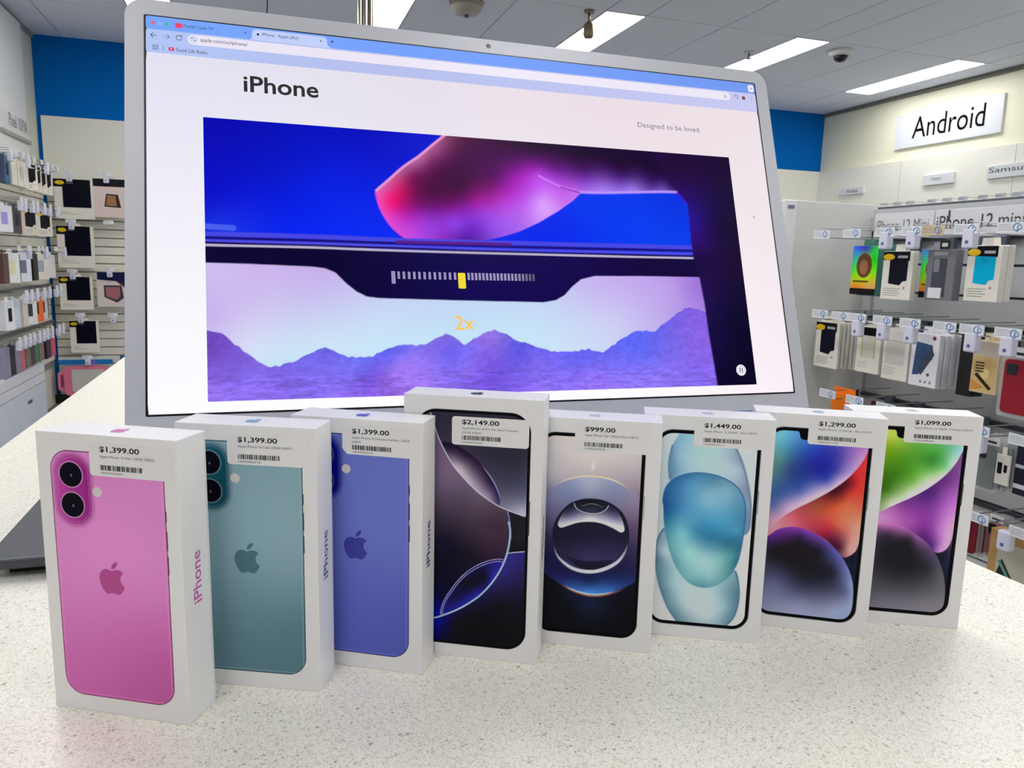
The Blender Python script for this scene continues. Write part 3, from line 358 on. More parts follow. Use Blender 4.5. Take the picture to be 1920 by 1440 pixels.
# ------------------------------------------------------------------ the room
X0, X1, Y0, Y1, H = -1.597, 5.617, -3.0, 6.815, 2.8
wallm = mat((222, 220, 204), .7); bluem = mat((0, 106, 192), .9, spec=.1)
panelm = mat((224, 222, 210), .55); gapm = mat((95, 98, 102), .7)
struct(box('floor', (X0 - .1, X1 + .1, Y0 - .1, Y1 + .1, -.1, 0), carpet_mat()))
struct(box('black_strip_back', (X0, X1, Y1 - .05, Y1 - .026, 0, .07), mat((14, 14, 16), .5)), 'black strip along the foot of the back wall')  # near-black strip running the whole width at floor level
struct(box('wall_left', (X0 - .1, X0, Y0 - .1, Y1 + .1, 0, H), wallm))
struct(box('wall_right', (X1, X1 + .1, Y0 - .1, Y1 + .1, 0, H), mat((242, 240, 214), .7)))
struct(box('wall_back', (X0, X1, Y1, Y1 + .1, 0, H), bluem))
struct(box('wall_front', (X0, X1, Y0 - .1, Y0, 0, H), mat((225, 225, 222), .8)))
# suspended ceiling: tiles with recessed joints
ceilm = mat((222, 227, 242), .85, var=.02, scale=6)
gx = []; xe = 5.337
while xe > X0 - 1.5: gx += [xe, xe - .285, xe - .285 - .59]; xe -= 1.462
gx = sorted([g for g in gx if X0 < g < X1]); gx = [X0] + gx + [X1]
gy = [Y0] + [4.705 + 1.2 * k for k in range(-6, 2)] + [Y1]
gy = [g for g in gy if g <= Y1]
lights = [(a, b, c) for a in (5.337, 3.875, 2.413, .951, -.511) for b, c in ((4.705, 5.905), (2.305, 3.505), (1.105, 2.305), (-1.295, -.095))]  # only the far row is in view; other rows added to balance the light
bs = []
for i in range(len(gx) - 1):
    for j in range(len(gy) - 1):
        xa, xb, ya, yb = gx[i], gx[i + 1], gy[j], gy[j + 1]
        if any(abs(xb - L[0]) < .02 and abs(xa - (L[0] - .285)) < .02 and ya > L[1] - .02 and yb < L[2] + .02 for L in lights): continue
        g = .004
        bs.append((xa + g, xb - g, ya + g, yb - g, H, H + .02))
V, Fc = boxes(bs); struct(mesh('ceiling', V, Fc, ceilm), 'pale grey suspended tile ceiling')
struct(box('ceiling_joints', (X0, X1, Y0, Y1, H + .012, H + .05), mat((120, 122, 128), .9)))
struct(box('trim_1', (X1 - .02, X1, Y0, Y1, H - .035, H), mat((120, 120, 112), .7)), 'grey trim along right wall top')
struct(box('trim_2', (X0, X0 + .015, Y0, Y1, H - .03, H), mat((150, 150, 145), .7)), 'grey trim along left wall top')
# white panels standing proud of the walls
V, Fc = boxes([(-1.565, 5.617, Y1 - .022, Y1, 1.772, 2.215)])
struct(mesh('wall_panel_back', V, Fc, mat((236, 235, 224), .6)))
struct(box('wall_grooves_back', (-1.565, 5.617, Y1 - .010, Y1, 0, 1.772), mat((150, 148, 140), .8)))
bs = []; z = 1.772
while z > .05: bs.append((-1.56, 5.617, Y1 - .024, Y1 - .010, max(z - .0575, 0), z - .0)); z -= .0665
V, Fc = boxes(bs); o = struct(mesh('wall_slats_back', V, Fc, mat((236, 234, 222), .55)), 'cream slatwall boards on the back wall')
V, Fc = boxes([(X0, X0 + .03, Y0, 5.70, 1.80, H - .03), (X0, X0 + .03, 5.703, 6.43, 1.80, H - .03)])
struct(mesh('wall_panel_left', V, Fc, mat((230, 231, 229), .55)))
struct(box('wall_grooves_left', (X0, X0 + .010, Y0, 6.74, .3, 1.8), mat((150, 148, 140), .8)))
z = 1.80; bs = []
while z > .35: bs.append((X0 + .010, X0 + .024, Y0, 6.74, z - .064, z)); z -= .0725
V, Fc = boxes(bs); struct(mesh('wall_slats_left', V, Fc, mat((230, 228, 216), .55)), 'cream slatwall boards on the left wall')
bs = []
for a, b in ((Y0, 3.40), (3.405, 4.57), (4.575, 5.70), (5.705, 6.79)): bs.append((X1 - .03, X1, a, b, 0, 2.205))
V, Fc = boxes(bs); struct(mesh('wall_panel_right', V, Fc, mat((240, 239, 228), .55)), 'white wall panels below the large sign')

# ------------------------------------------------------------------ ceiling lights (far row is the room's own; nearer rows are added)
tube = bpy.data.materials.new('lit_diffuser'); tube.use_nodes = True
bb = tube.node_tree.nodes['Principled BSDF']; bb.inputs['Base Color'].default_value = (.8, .8, .8, 1)
bb.inputs['Emission Color'].default_value = (1.0, .99, .985, 1); bb.inputs['Emission Strength'].default_value = LIGHT_STRENGTH
li = 0
where = {5.337: 'nearest the right wall', 3.875: 'second from the right wall', 2.413: 'third from the right wall', .951: 'behind the steel pole', -.511: 'nearest the left wall'}
rows = {4.705: 'far row', 2.305: 'added row out of view, second from the back', 1.105: 'added row out of view, third from the back', -1.295: 'added row out of view, fourth from the back', -2.495: 'row by the shop front'}
for L in lights:
    r = empty('ceiling_light', (L[0] - .1425, (L[1] + L[2]) / 2, H))
    tag(r, 'white strip light, %s, %s' % (rows[L[1]], where[L[0]]), 'ceiling light', 'strip lights in the ceiling')
    box('diffuser', (-.138, .138, -.594, .594, .0, .011), tube, r)
    fr = [(-.1405, .1405, -.598, -.592, -.004, .03), (-.1405, .1405, .592, .598, -.004, .03), (-.1405, -.136, -.592, .592, -.004, .03), (.136, .1405, -.592, .592, -.004, .03)]
    V, Fc = boxes(fr); mesh('frame', V, Fc, mat((200, 202, 205), .5), r)
# dome camera, sprinkler, hanging spot, steel pole
r = empty('security_camera', (4.10, 4.86, H)); tag(r, 'white dome security camera on the ceiling between the two right lights', 'security camera')
lathe('housing', [(.085, 0), (.09, -.012), (.08, -.03), (.062, -.04)][::-1], mat((215, 216, 220), .4), r)
lathe('lens_dome', [(.005, -.082), (.03, -.076), (.047, -.058), (.052, -.036)], mat((25, 25, 30), .1), r)
r = empty('fire_sprinkler', (3.51, 5.15, H)); tag(r, 'small chrome fire sprinkler beside the second ceiling light from the right wall', 'sprinkler')
lathe('escutcheon', [(.035, -.008), (.045, 0)], mat((205, 206, 208), .3), r); lathe('head', [(.022, -.05), (.022, -.046), (.007, -.04), (.008, -.005)], mat((190, 190, 190), .25, 1.0), r)
r = empty('ceiling_spotlight', (2.03, 4.75, H)); tag(r, 'small bronze spotlight hanging from the ceiling over the computer screen', 'spotlight')
lathe('mount', [(.03, -.015), (.035, 0)], mat((150, 140, 120), .4, .6), r); lathe('stem', [(.009, -.07), (.009, -.01)], mat((150, 138, 112), .35, .8), r, 12)
lathe('lamp_body', [(.026, -.165), (.034, -.15), (.034, -.09), (.018, -.07)], mat((140, 126, 98), .35, .7), r, 20)
r = empty('smoke_detector', (1.26, 4.90, H)); tag(r, 'round smoke detector with brass collar on the ceiling, cut by the photo top', 'smoke detector')
lathe('collar', [(.10, -.02), (.11, 0)], mat((150, 140, 118), .4, .5), r); lathe('cover', [(.03, -.075), (.075, -.065), (.095, -.04), (.1, -.018)], mat((165, 160, 150), .4), r)
lathe('sensor', [(.012, -.088), (.02, -.07)], mat((50, 70, 120), .3), r, 16)
r = empty('steel_pole', (.335, 2.60, 0)); tag(r, 'polished steel pole rising behind the computer to the ceiling', 'pole')
V, Fc = join_geo([tube_geo([(dx, 0, .0), (dx, 0, 2.79)], rr, 16) for dx, rr in ((-.017, .009), (0, .011), (.017, .009))])
mesh('shaft', V, Fc, mat((150, 143, 132), .25, 1.0), r, True); lathe('base_plate', [(.06, 0), (.06, .012), (.03, .02)], mat((170, 165, 155), .25, 1.0), r)

# ------------------------------------------------------------------ counter
r = empty('counter', (.13, .85, 0)); tag(r, 'long white counter with speckled stone top under the phone boxes', 'counter')
box('countertop', (-.46, .465, -1.05, 1.55, .91, .95), speckle_mat(), r, .002)
V, Fc = boxes([(-.43, .435, -1.0, 1.52, .06, .91), (-.40, .40, -.97, 1.49, 0, .06)]); mesh('cabinet_body', V, Fc, mat((228, 228, 225), .5), r)

# dark slab lying on the counter, left
r = empty('flat_device', (-.15, .73, .95)); tag(r, 'flat dark grey device lying on the counter behind the pink phone box', 'device')
box('body', (-.062, .055, -.082, .10, .008, .017), mat((66, 69, 78), .4), r, .003, 3)
box('underside', (-.048, .05, -.066, .09, 0, .0085), mat((14, 15, 20), .6), r, .001)

# ------------------------------------------------------------------ boxed phones
INK_GAIN = 1.4      # the colours above were read off a dimly lit face: albedo = reading x this
CARD = mat((240, 239, 240), .42, var=.004)
STK = mat((238, 237, 238), .3, var=.003, spec=.5); INK = mat((12, 12, 14), .6, var=0); INK2 = mat((96, 96, 100), .6, var=0)
def sticker(r, w, px, dz, price, line1, line2, num, seed, wide=32.0, line2w=5.5, cut=False):
    fr = ((-w, 0, 0), (1, 0, 0), (0, 0, 1), (0, -1, 0))
    mm = .001
    P = [(x * mm - w, z * mm) for x, z in (rrect(px - 6.3, px + 42, 137.3 + dz, 155.2 + dz, 2.0))]
    if cut: P = [(x * mm - w, z * mm) for x, z in ((px - 6.3, 141), (px - 3.2, 137.6), (px + 40.5, 137.4), (px + 42, 139), (px + 42, 154.5), (px + 41, 155.5), (px - 5.5, 155), (px - 6.3, 154))]
    s = plate('price_sticker', P, -.00022, -.00008, STK, r)
    lf = .00028
    text('price_lettering', price, px * mm, (150.0 + dz) * mm, (19.2 if len(price) == 7 else 23.4) * mm, 3.5 * mm, INK, s, fr, .021, lf)
    text('item_lettering', line1, px * mm, (147.0 + dz) * mm, wide * mm, 1.75 * mm, INK2, s, fr, 0, lf)
    if line2: text('item_lettering', line2, px * mm, (144.3 + dz) * mm, line2w * mm, 1.7 * mm, INK2, s, fr, 0, lf)
    rs = random.Random(seed); x = px; bs = []
    while x < px + 24.2:
        bw = rs.choice((.25, .25, .5, .75)); gp = rs.choice((.25, .25, .4, .55))
        if x > px + .3 and x < px + 1: pass
        bs.append((x * mm - w, min(x + bw, px + 24.5) * mm - w, -.0003, -.00026, (140.6 + dz) * mm, (143.4 + dz) * mm)); x += bw + gp
    V, Fc = boxes(bs); mesh('barcode', V, Fc, INK, s)
    text('number_lettering', num, (px + .2) * mm, (138.5 + dz) * mm, 13 * mm, 1.2 * mm, INK2, s, fr, 0, lf)
def carton(x, y, yaw, w, d, h, label, ink, side_word_h=30, top_col=None, side=True):
    r = empty('phone_box', (x, y, .95), yaw)
    tag(r, label, 'phone box', 'boxed phones lined up on the counter')
    # shallow base and lid with a hairline joint round the back
    box('carton', (-w, 0, 0, d, 0, h), CARD, r, .0004)
    V, Fc = boxes([(-w - .00012, .00012, d * .94, d * .945, .0006, h - .0006)]); mesh('lid_seam', V, Fc, mat((190, 190, 190), .6), r)
    fr = ((-w, 0, h), (1, 0, 0), (0, 1, 0), (0, 0, 1))
    apple('top_emblem', w / 2, d * .5, .0105, mat(top_col or ink, .4, var=0), r, fr, .0001)
    fs = ((0, 0, 0), (0, 0, 1), (0, -1, 0), (1, 0, 0))
    # the word runs up the right-hand side, reading from bottom to top
    V, Fc = text_geo('iPhone', .008); lo = V.min(0); hi = V.max(0); sx = .0293 / (hi[0] - lo[0]); sz = .0074 / (hi[1] - lo[1])
    W = [(.00012, d * .63 - (v[1] - lo[1]) * sz, .0660 + (v[0] - lo[0]) * sx) for v in V]
    mesh('side_lettering', W, Fc, mat(ink, .4, var=0), r)
    return r
def plastic_btn(r, w, col, l=True):
    mm = .001; b = [(75.2, 75.75, 114.9, 121), (75.2, 75.75, 99.5, 110), (75.2, 75.75, 85.8, 96.2)] if not l else [(75.2, 75.75, 93, 108)]
    for a in b: box('printed_button', (a[0] * mm - w, a[1] * mm - w, -.00016, -.00002, a[2] * mm, a[3] * mm), mat(col, .4, var=0), r)
def art16(r, w, top, bot, edge, bump, bumpd, ring, logo, glow):
    mm = .001; fr = ((-w, 0, 0), (1, 0, 0), (0, 0, 1), (0, -1, 0))
    P = [(x * mm - w, z * mm) for x, z in rrect(7.9, 75.35, 9.7, 150.0, 11.2, 12)]
    ph = plate('phone_picture', P, -.00006, -.00001, mat(edge, .4, var=0), r)
    pts = [(12, 145) + top, (45, 140) + top, (72, 140) + top, (12, 80) + top, (72, 80) + top, (40, 90) + tuple((np.array(top) * 1.04).clip(0, 255)), (72, 40) + bot, (12, 40) + tuple((np.array(bot) * .6 + np.array(top) * .4)), (40, 14) + bot, (70, 14) + tuple(np.array(bot) * .96)]
    def pt(X, Z):
        c = idw(X, Z, pts, 18)
        d0 = np.minimum(np.minimum(X - 7.9, 75.35 - X), np.minimum(Z - 9.7, 150 - Z))
        # bright rim line just inside the printed outline
        a = np.clip(1 - np.abs(d0 - 1.5) / .5, 0, 1)[:, None] * .35
        c = c * (1 - a) + lin(glow) * a
        # camera plateau printed with its dark surround
        A = np.array([[21.3, 137.2], [21.3, 119.6]]); d = seg_dist(X, Z, A, False)
        k = np.clip((13.2 - d) / 2.6, 0, 1)[:, None]; c = c * (1 - k * .55) + lin(bumpd) * k * .55
        k = np.clip((10.3 - d) / .5, 0, 1)[:, None]; t = np.clip((X - 12) / 19, 0, 1)[:, None]
        c = c * (1 - k) + (lin(bump) * (1 - t) + lin(bumpd) * t) * k
        k = (np.clip(1 - np.abs(d - 9.2) / .35, 0, 1) * .5)[:, None]; c = c * (1 - k) + lin(top) * k
        return c
    art_grid('back_picture', 8.4, 74.9, 10.2, 149.5, 10.7, 190, 400, pt, PRINT, ph, fr, .0001, INK_GAIN)
    for cz in (136.8, 120.0):
        P = [(x * mm - w, z * mm) for x, z in ellipse(20.2, cz, 7.4, 7.4, 40)]
        q = plate('lens_picture', P, -.00014, -.00011, mat(ring, .4, var=0), ph)
        P = [(x * mm - w, z * mm) for x, z in ellipse(20.2, cz, 6.75, 6.75, 40)]
        q2 = plate('lens_glass', P, -.00018, -.00015, mat((8, 4, 22), .4, var=0, spec=.08), q)
        P = [(x * mm - w, z * mm) for x, z in ellipse(20.5, cz - .4, .6, .8, 12)]
        plate('lens_glint', P, -.0002, -.00019, mat((105, 100, 130), .3, var=0), q)
    P = [(x * mm - w, z * mm) for x, z in ellipse(35.5, 128.3, 2.8, 2.8, 28)]
    plate('flash_picture', P, -.00016, -.00012, mat((222, 214, 214), .4, var=.1, scale=600), ph)
    apple('emblem', .0411, .0808, .0187, mat(logo, .4, var=0), ph, fr, .00016)
    plastic_btn(ph, w, edge, False)
def wall16(r, w, key, s=4.0):
    mm = .001; fr = ((-w, 0, 0), (1, 0, 0), (0, 0, 1), (0, -1, 0))
    mx = key == 'max'
    x0, x1, z0, z1, rad = (8.0, 80.6, 8.5, 163.3, 13) if mx else ((8.0, 77.3, 8.8, 146.8, 11) if key == 'e' else (8.3, 76.9, 8.6, 146.8, 11.5))
    if key == 'e': x1 = 76.9
    fcol = {'max': (60, 58, 60), 'e': (200, 200, 205), 'b15': (150, 160, 175), 'b14': (150, 155, 170), 'm14': (60, 62, 75)}[key]
    P = [(x * mm - w, z * mm) for x, z in rrect(x0, x1, z0, z1, rad, 12)]
    ph = plate('phone_picture', P, -.00005, -.00001, mat(fcol, .35, var=0), r)
    e = .45
    P = [(x * mm - w, z * mm) for x, z in rrect(x0 + e, x1 - e, z0 + e, z1 - e, rad - e, 12)]
    bz = plate('bezel_picture', P, -.00008, -.00006, mat((4, 4, 7), .4, var=0, spec=.08), ph)
    b = 1.9 if mx else 2.75
    art_grid('wallpaper_picture', x0 + b, x1 - b, z0 + b, z1 - b, rad - b, 200, 430, lambda X, Z: paint(X, Z, ART[key], 3.0), PRINT, ph, fr, .00011, INK_GAIN)
    if key in ('b14', 'm14'):
        P = [(x * mm - w, z * mm) for x, z in [(27.8, 144.2), (29.2, 143.6), (29.8, 142.3), (30.2, 139.9), (31.5, 138.6), (33, 138.3), (52, 138.3), (53.6, 138.8), (54.8, 140.2), (55.2, 142.3), (55.8, 143.6), (57.2, 144.2), (57.2, 146), (27.8, 146)]]
        plate('notch_picture', P, -.00016, -.00012, mat((4, 4, 7), .4, var=0, spec=.08), ph)
    bt = (x1, x1 + .45, 86, 108) if mx else (x1, x1 + .45, 92, 108)
    box('printed_button', (bt[0] * mm - w, bt[1] * mm - w, -.0001, -.00001, bt[2] * mm, bt[3] * mm), mat(tuple(int(v * .8) for v in fcol), .4, var=0), ph)

w3 = (.0837, .0249, .1594)
r = carton(-.0440, .4110, -.5027, *w3, 'white phone box with pink phone picture, $1,399.00 sticker, nearest the left edge', (206, 92, 178))
art16(r, w3[0], (205, 128, 190), (188, 92, 162), (120, 40, 92), (176, 62, 156), (138, 28, 118), (205, 150, 200), (190, 72, 152), (226, 150, 200))
sticker(r, w3[0], 38.5, 0, '$1,399.00', 'Apple iPhone 16 Pink 128GB (NEW)', None, '195949924095', 1)
r = carton(.0260, .4250, -.4238, *w3, 'white phone box with teal phone picture behind the pink phone box', (64, 92, 132), top_col=(128, 168, 200))
art16(r, w3[0], (124, 155, 166), (86, 120, 132), (28, 58, 70), (30, 96, 112), (6, 66, 84), (108, 150, 162), (78, 122, 134), (150, 180, 188))
sticker(r, w3[0], 37.7, -.8, '$1,399.00', 'Apple iPhone 16 Teal 128GB (NEW)', None, '195949924118', 2)
r = carton(.0870, .4270, -.5103, *w3, 'white phone box with ultramarine blue phone picture between teal and black ones', (52, 62, 110), top_col=(92, 92, 205))
art16(r, w3[0], (96, 108, 186), (82, 92, 178), (30, 34, 98), (30, 30, 150), (6, 6, 128), (110, 115, 190), (56, 58, 168), (130, 140, 205))
sticker(r, w3[0], 39.5, 0, '$1,399.00', 'Apple iPhone 16 Ultramarine/Blue 128GB', '(NEW)', '195949924101', 3, 36, 5.5, True)
wm = (.0881, .0263, .1718)
r = carton(.1596, .4192, -.4820, *wm, 'tallest white phone box with dark curved wallpaper, $2,149.00 sticker', (40, 42, 52))
wall16(r, wm[0], 'max')
sticker(r, wm[0], 37.3, 4.0, '$2,149.00', 'Apple iPhone 16 Pro Max Black Titanium', '256GB (NEW)', '195949924422', 4, 35, 12.3)
we = (.0862, .0259, .1561)
r = carton(.2370, .4120, -.4794, *we, 'white phone box picturing a dark glass sphere, $999.00 sticker', (150, 155, 170), top_col=(196, 200, 214))
wall16(r, we[0], 'e'); sticker(r, we[0], 37.5, -2.4, '$999.00', 'Apple iPhone 16e 128GB White (NEW)', None, '195950049978', 5, 34)
wb = (.0850, .0256, .1562)
r = carton(.3160, .4040, -.4636, *wb, 'white phone box with pale blue bubble wallpaper, $1,449.00 sticker', (120, 130, 170), top_col=(190, 196, 218))
wall16(r, wb[0], 'b15'); sticker(r, wb[0], 39.3, -1.5, '$1,449.00', 'Apple iPhone 15 256GB - Blue (NEW)', None, '195949037511', 6, 34)
r = carton(.3950, .3910, -.5370, *wb, 'white phone box with red and blue wave wallpaper, $1,299.00 sticker', (120, 130, 180), top_col=(162, 168, 204))
wall16(r, wb[0], 'b14'); sticker(r, wb[0], 41.4, -1.6, '$1,299.00', 'Apple iPhone 14 256GB - Blue (NEW)', None, '194253411239', 7, 34)
r = carton(.4698, .3832, -.4740, *wb, 'white phone box with green and purple wave wallpaper, rightmost in the row', (70, 70, 80), top_col=(176, 176, 182))
wall16(r, wb[0], 'm14'); sticker(r, wb[0], 41.0, -1.7, '$1,099.00', 'Apple iPhone 14 128GB - Midnight (NEW)', None, '194253408260', 8, 37.5)

# ------------------------------------------------------------------ all-in-one computer
tilt = math.asin(.31567)
mac = empty('desktop_computer', (.184, .594, .95)); tag(mac, 'large tilted all-in-one computer showing a phone web page behind the boxes', 'computer')
ez = Vector((0, .3157, .9489)); ex = Vector((1, 0, 0)); ey = Vector((0, .9489, -.3157)); oc = Vector((0, 0, .2856))
FR = (oc, ex, ey, ez)
mm = .001
sil = mat((198, 200, 208), .38, .15, var=.01); blue = mat((150, 176, 214), .35, .4, var=.01)
def pl(name, P, y0, y1, m, parent): return plate(name, [(x * mm, z * mm) for x, z in P], y0 * mm, y1 * mm, m, parent, FR)
pl('rear_shell', rrect(-273.7, 273.7, -226, 159.6, 14, 8), .6, 11.5, mat((120, 150, 200), .35, .5, var=.01), mac)
P = [(x, z) for x, z in rrect(-273.6, 273.6, -161, 159.5, 14, 10)]
P = [(-273.6, -161), (273.6, -161)] + [p for p in P if p[1] > 0]
pl('bezel', P, 0, 1.2, sil, mac)
P = [p for p in rrect(-273.6, 273.6, -226, -161, 14, 10) if p[1] < -190] + [(-273.6, -161.3), (273.6, -161.3)]
P = sorted([p for p in P if True], key=lambda p: math.atan2(p[1] + 190, p[0]))
pl('chin', P, -.2, 1.0, blue, mac)
# camera and display
P = ellipse(.4, 153.6, 2.1, 2.1, 24); pl('camera_hole', P, -.1, .5, mat((12, 12, 14), .2, var=0), mac)
disp = pl('display', rrect(-261, 261, -147.8, 147.2, 1.2, 3), -.15, .5, mat((8, 8, 14), .3, var=0), mac)
fs = (tuple(oc), tuple(ex), tuple(ez), tuple(-ey))
page_pts = [(-255, 110, 226, 226, 242), (-120, 110, 230, 226, 238), (0, 100, 234, 224, 234), (120, 105, 236, 222, 230), (250, 100, 238, 226, 232), (250, 0, 242, 232, 236), (250, -120, 250, 238, 246), (-250, 20, 238, 236, 246), (-250, -100, 250, 250, 255), (-100, -144, 255, 255, 255), (100, -144, 254, 252, 254), (-60, 80, 232, 226, 238)]
art_grid('web_page', -259.6, 259.6, -146.4, 117.6, .5, 60, 40, lambda X, Z: idw(X, Z, page_pts, 30), LCD, disp, fs, .00025)
def scr(name, P, rgb, parent=disp, l=.35, st=None):
    return pl(name, P, -l - .04, -l, mat(tuple(rgb), .4, var=0, emit=SCREEN_STRENGTH if st is None else st), parent)
def rc(a, b, c, d): return [(a, c), (b, c), (b, d), (a, d)]
tb = art_grid('tab_bar', -259.6, 259.6, 136.0, 146.2, .5, 30, 6, lambda X, Z: idw(X, Z, [(-250, 141, 120, 166, 250), (0, 141, 118, 160, 252), (250, 141, 116, 154, 240)], 30), LCD, disp, fs, .00025)
tl = art_grid('tool_bar', -259.6, 259.6, 117.6, 136.0, .5, 30, 8, lambda X, Z: idw(X, Z, [(-250, 130, 178, 198, 246), (-100, 125, 184, 192, 238), (0, 125, 186, 194, 240), (250, 125, 202, 202, 242)], 30), LCD, disp, fs, .00025)
scr('browser_tab', [(-188.5, 135.9), (-187, 137), (-186.6, 139), (-186.4, 142.5), (-185.4, 144.2), (-183.5, 144.8), (-134, 144.8), (-132.2, 144), (-131.4, 142.3), (-131.2, 139), (-130.2, 137), (-128.4, 135.9)], (190, 204, 248))
scr('address_field', rrect(-231.8, 231.8, 126.7, 134.8, 4, 8), (232, 226, 242))
for i, (x, c) in enumerate(((-254.9, (235, 85, 120)), (-250.3, (140, 175, 245)), (-245.6, (30, 190, 110)))): scr('window_button', ellipse(x, 140.9, 1.35, 1.35, 16), c)
q = scr('favicon', rrect(-240, -235, 138.9, 142.7, .8, 3), (230, 50, 100)); 
q = scr('favicon', ellipse(-182.3, 140.9, 1.9, 1.9, 18), (245, 240, 246)); 
apple('page_emblem', -.1823, .1409, .0024, INK, disp, fs, .0005)
scr('site_button', ellipse(-227.6, 131.0, 3.2, 3.2, 20), (205, 215, 245), l=.45)
dk = mat((40, 44, 72), .5, var=0, emit=SCREEN_STRENGTH * .9); gr = mat((110, 112, 140), .5, var=0, emit=SCREEN_STRENGTH); bk = mat((14, 12, 18), .5, var=0, emit=SCREEN_STRENGTH * .8)
lf = .0006
def st(name, s, x, z, wd, ht, m, bold=0): return text(name, s, x * mm, z * mm, wd * mm, (ht * mm if ht else None), m, disp, fs, bold, lf)
st('tab_lettering', 'Foxtel | Live TV', -234.2, 138.9, 20.6, 3.4, dk); st('tab_lettering', 'iPhone - Apple (AU)', -179.4, 139.1, 26.6, 3.4, dk)
st('address_lettering', 'apple.com/au/iphone/', -223, 129.0, 33.0, 3.8, dk); st('bookmark_lettering', 'Good Life Radio', -239.6, 119.9, 21.2, 2.9, dk)
for x, z in ((-191.3, 140.9), (-136.0, 140.9)): st('tab_cross', 'x', x - .8, z - .8, 1.6, 1.6, dk, .02)
st('new_tab_cross', '+', -128.8, 140.2, 2.4, 2.4, dk, .02)
def strokes(name, segs, wd, m):
    V = []; Fc = []
    for s in segs:
        P = np.array(s, float)
        for i in range(len(P) - 1):
            a, b = P[i], P[i + 1]; d = (b - a) / (np.linalg.norm(b - a) + 1e-9); nn = np.array([-d[1], d[0]]) * wd / 2; k = len(V)
            for q in (a - nn, b - nn, b + nn, a + nn): V.append(tuple(oc + ex * q[0] * mm + ez * q[1] * mm - ey * lf))
            Fc.append((k, k + 1, k + 2, k + 3))
    return mesh(name, V, Fc, m, disp)
strokes('back_arrow', [[(-252.3, 131.0), (-256.4, 131.0)], [(-254.5, 133), (-256.5, 131), (-254.5, 129)]], .45, dk)
strokes('forward_arrow', [[(-248, 130.8), (-243.9, 130.8)], [(-245.8, 132.8), (-243.8, 130.8), (-245.8, 128.8)]], .45, gr)
strokes('reload_arrow', [[(-237.5 + 1.9 * math.cos(a), 130.9 + 1.9 * math.sin(a)) for a in np.linspace(.7, 5.9, 14)], [(-235.6, 130.8), (-235.6, 132.9), (-237.4, 132.4)]], .45, dk)
strokes('site_icon', [[(-229.3, 131.9), (-227.8, 131.9)], [(-227.4, 130.2), (-225.9, 130.2)]], .5, dk)
strokes('apps_icon', [[(-255, 122.1), (-253.7, 122.1), (-253.7, 123.4), (-255, 123.4), (-255, 122.1)], [(-252.9, 122.1), (-251.6, 122.1), (-251.6, 123.4), (-252.9, 123.4), (-252.9, 122.1)], [(-255, 119.9), (-253.7, 119.9), (-253.7, 121.2), (-255, 121.2), (-255, 119.9)], [(-252.9, 119.9), (-251.6, 119.9), (-251.6, 121.2), (-252.9, 121.2), (-252.9, 119.9)]], .32, dk)
strokes('bar_divider', [[(-248, 119.6), (-248, 123.6)]], .4, gr)
q = scr('video_icon', rrect(-244.6, -240.8, 120.1, 122.9, .7, 3), (215, 25, 80)); scr('play_mark', [(-243.2, 120.8), (-243.2, 122.2), (-241.9, 121.5)], (250, 230, 240), q, .45)
q = scr('search_button', rrect(252.2, 258.6, 137.4, 144.6, 2, 5), (226, 226, 246)); strokes('search_mark', [[(254.2, 141.6), (255.4, 140.2), (256.6, 141.6)]], .45, dk)
st('star_mark', '*', 224.7, 128.6, 3.0, 3.2, gr); strokes('media_mark', [[(235.6, 132.6), (238.6, 132.6)], [(235.8, 131.2), (237.2, 131.2)], [(239.6, 133), (239.6, 129.4), (238.2, 129.2)]], .5, dk)
scr('avatar', ellipse(246.1, 130.7, 1.9, 1.9, 18), (120, 60, 62)); strokes('menu_dots', [[(254.5, 133), (254.5, 132.3)], [(254.5, 131.2), (254.5, 130.5)], [(254.5, 129.4), (254.5, 128.7)]], .7, gr)
st('heading_lettering', 'iPhone', -193.6, 92.9, 54.2, 13.2, bk, .018)
st('slogan_lettering', 'Designed to be loved.', 132.4, 90.8, 63, 6.2, gr)
strokes('mouse_pointer', [[(240.3, 15.2), (241.5, 13.2)], [(240.3, 15.2), (240.3, 13.6)]], .5, dk)
vid = art_grid('video_picture', -222, 222, -138.9, 70.4, .3, 860, 410, lambda X, Z: paint(X, Z, ART['video'], 9.0), LCD, disp, fs, .0004)
def tick(x, z0, z1, wd, rgb): return rc(x - wd / 2, x + wd / 2, z0, z1)
x = -89.5; V = []; Fc = []
tl_ = []
for k in range(34):
    x = -89.5 + 4.0 * k if k < 14 else -89.5 + 56 + (k - 14) * 3.0
    if x > 40: break
    if abs(x + 36) < 3.6: continue
    f = 1 if x < 8 else max(.35, 1 - (x - 8) / 34)
    tl_.append((x, f))
for x, f in tl_:
    q = rc(x - .95, x + .95, -49.2, -43.4) if abs(x + 89.5) > 1 else rc(x - 1.6, x + 1.4, -53, -43.2)
    pl('zoom_tick', q, -.75, -.7, mat(tuple(int(v * f) for v in (150, 140, 185)), .4, var=0, emit=SCREEN_STRENGTH), vid)
scr('zoom_marker', rrect(-39.2, -33.2, -56.2, -43.6, 1.0, 4), (240, 214, 30), vid, .75)
t = st('zoom_lettering', '2x', -44, -89, 15.5, 11, mat((250, 196, 92), .5, var=0, emit=SCREEN_STRENGTH), .01); t.parent = vid
q = scr('pause_button', ellipse(207.6, -126, 4.9, 4.9, 28), (232, 224, 236), vid, .75)
for dx in (-1.1, 1.1): scr('pause_bar', rc(207.6 + dx - .35, 207.6 + dx + .35, -128, -124), (60, 55, 80), q, .85)
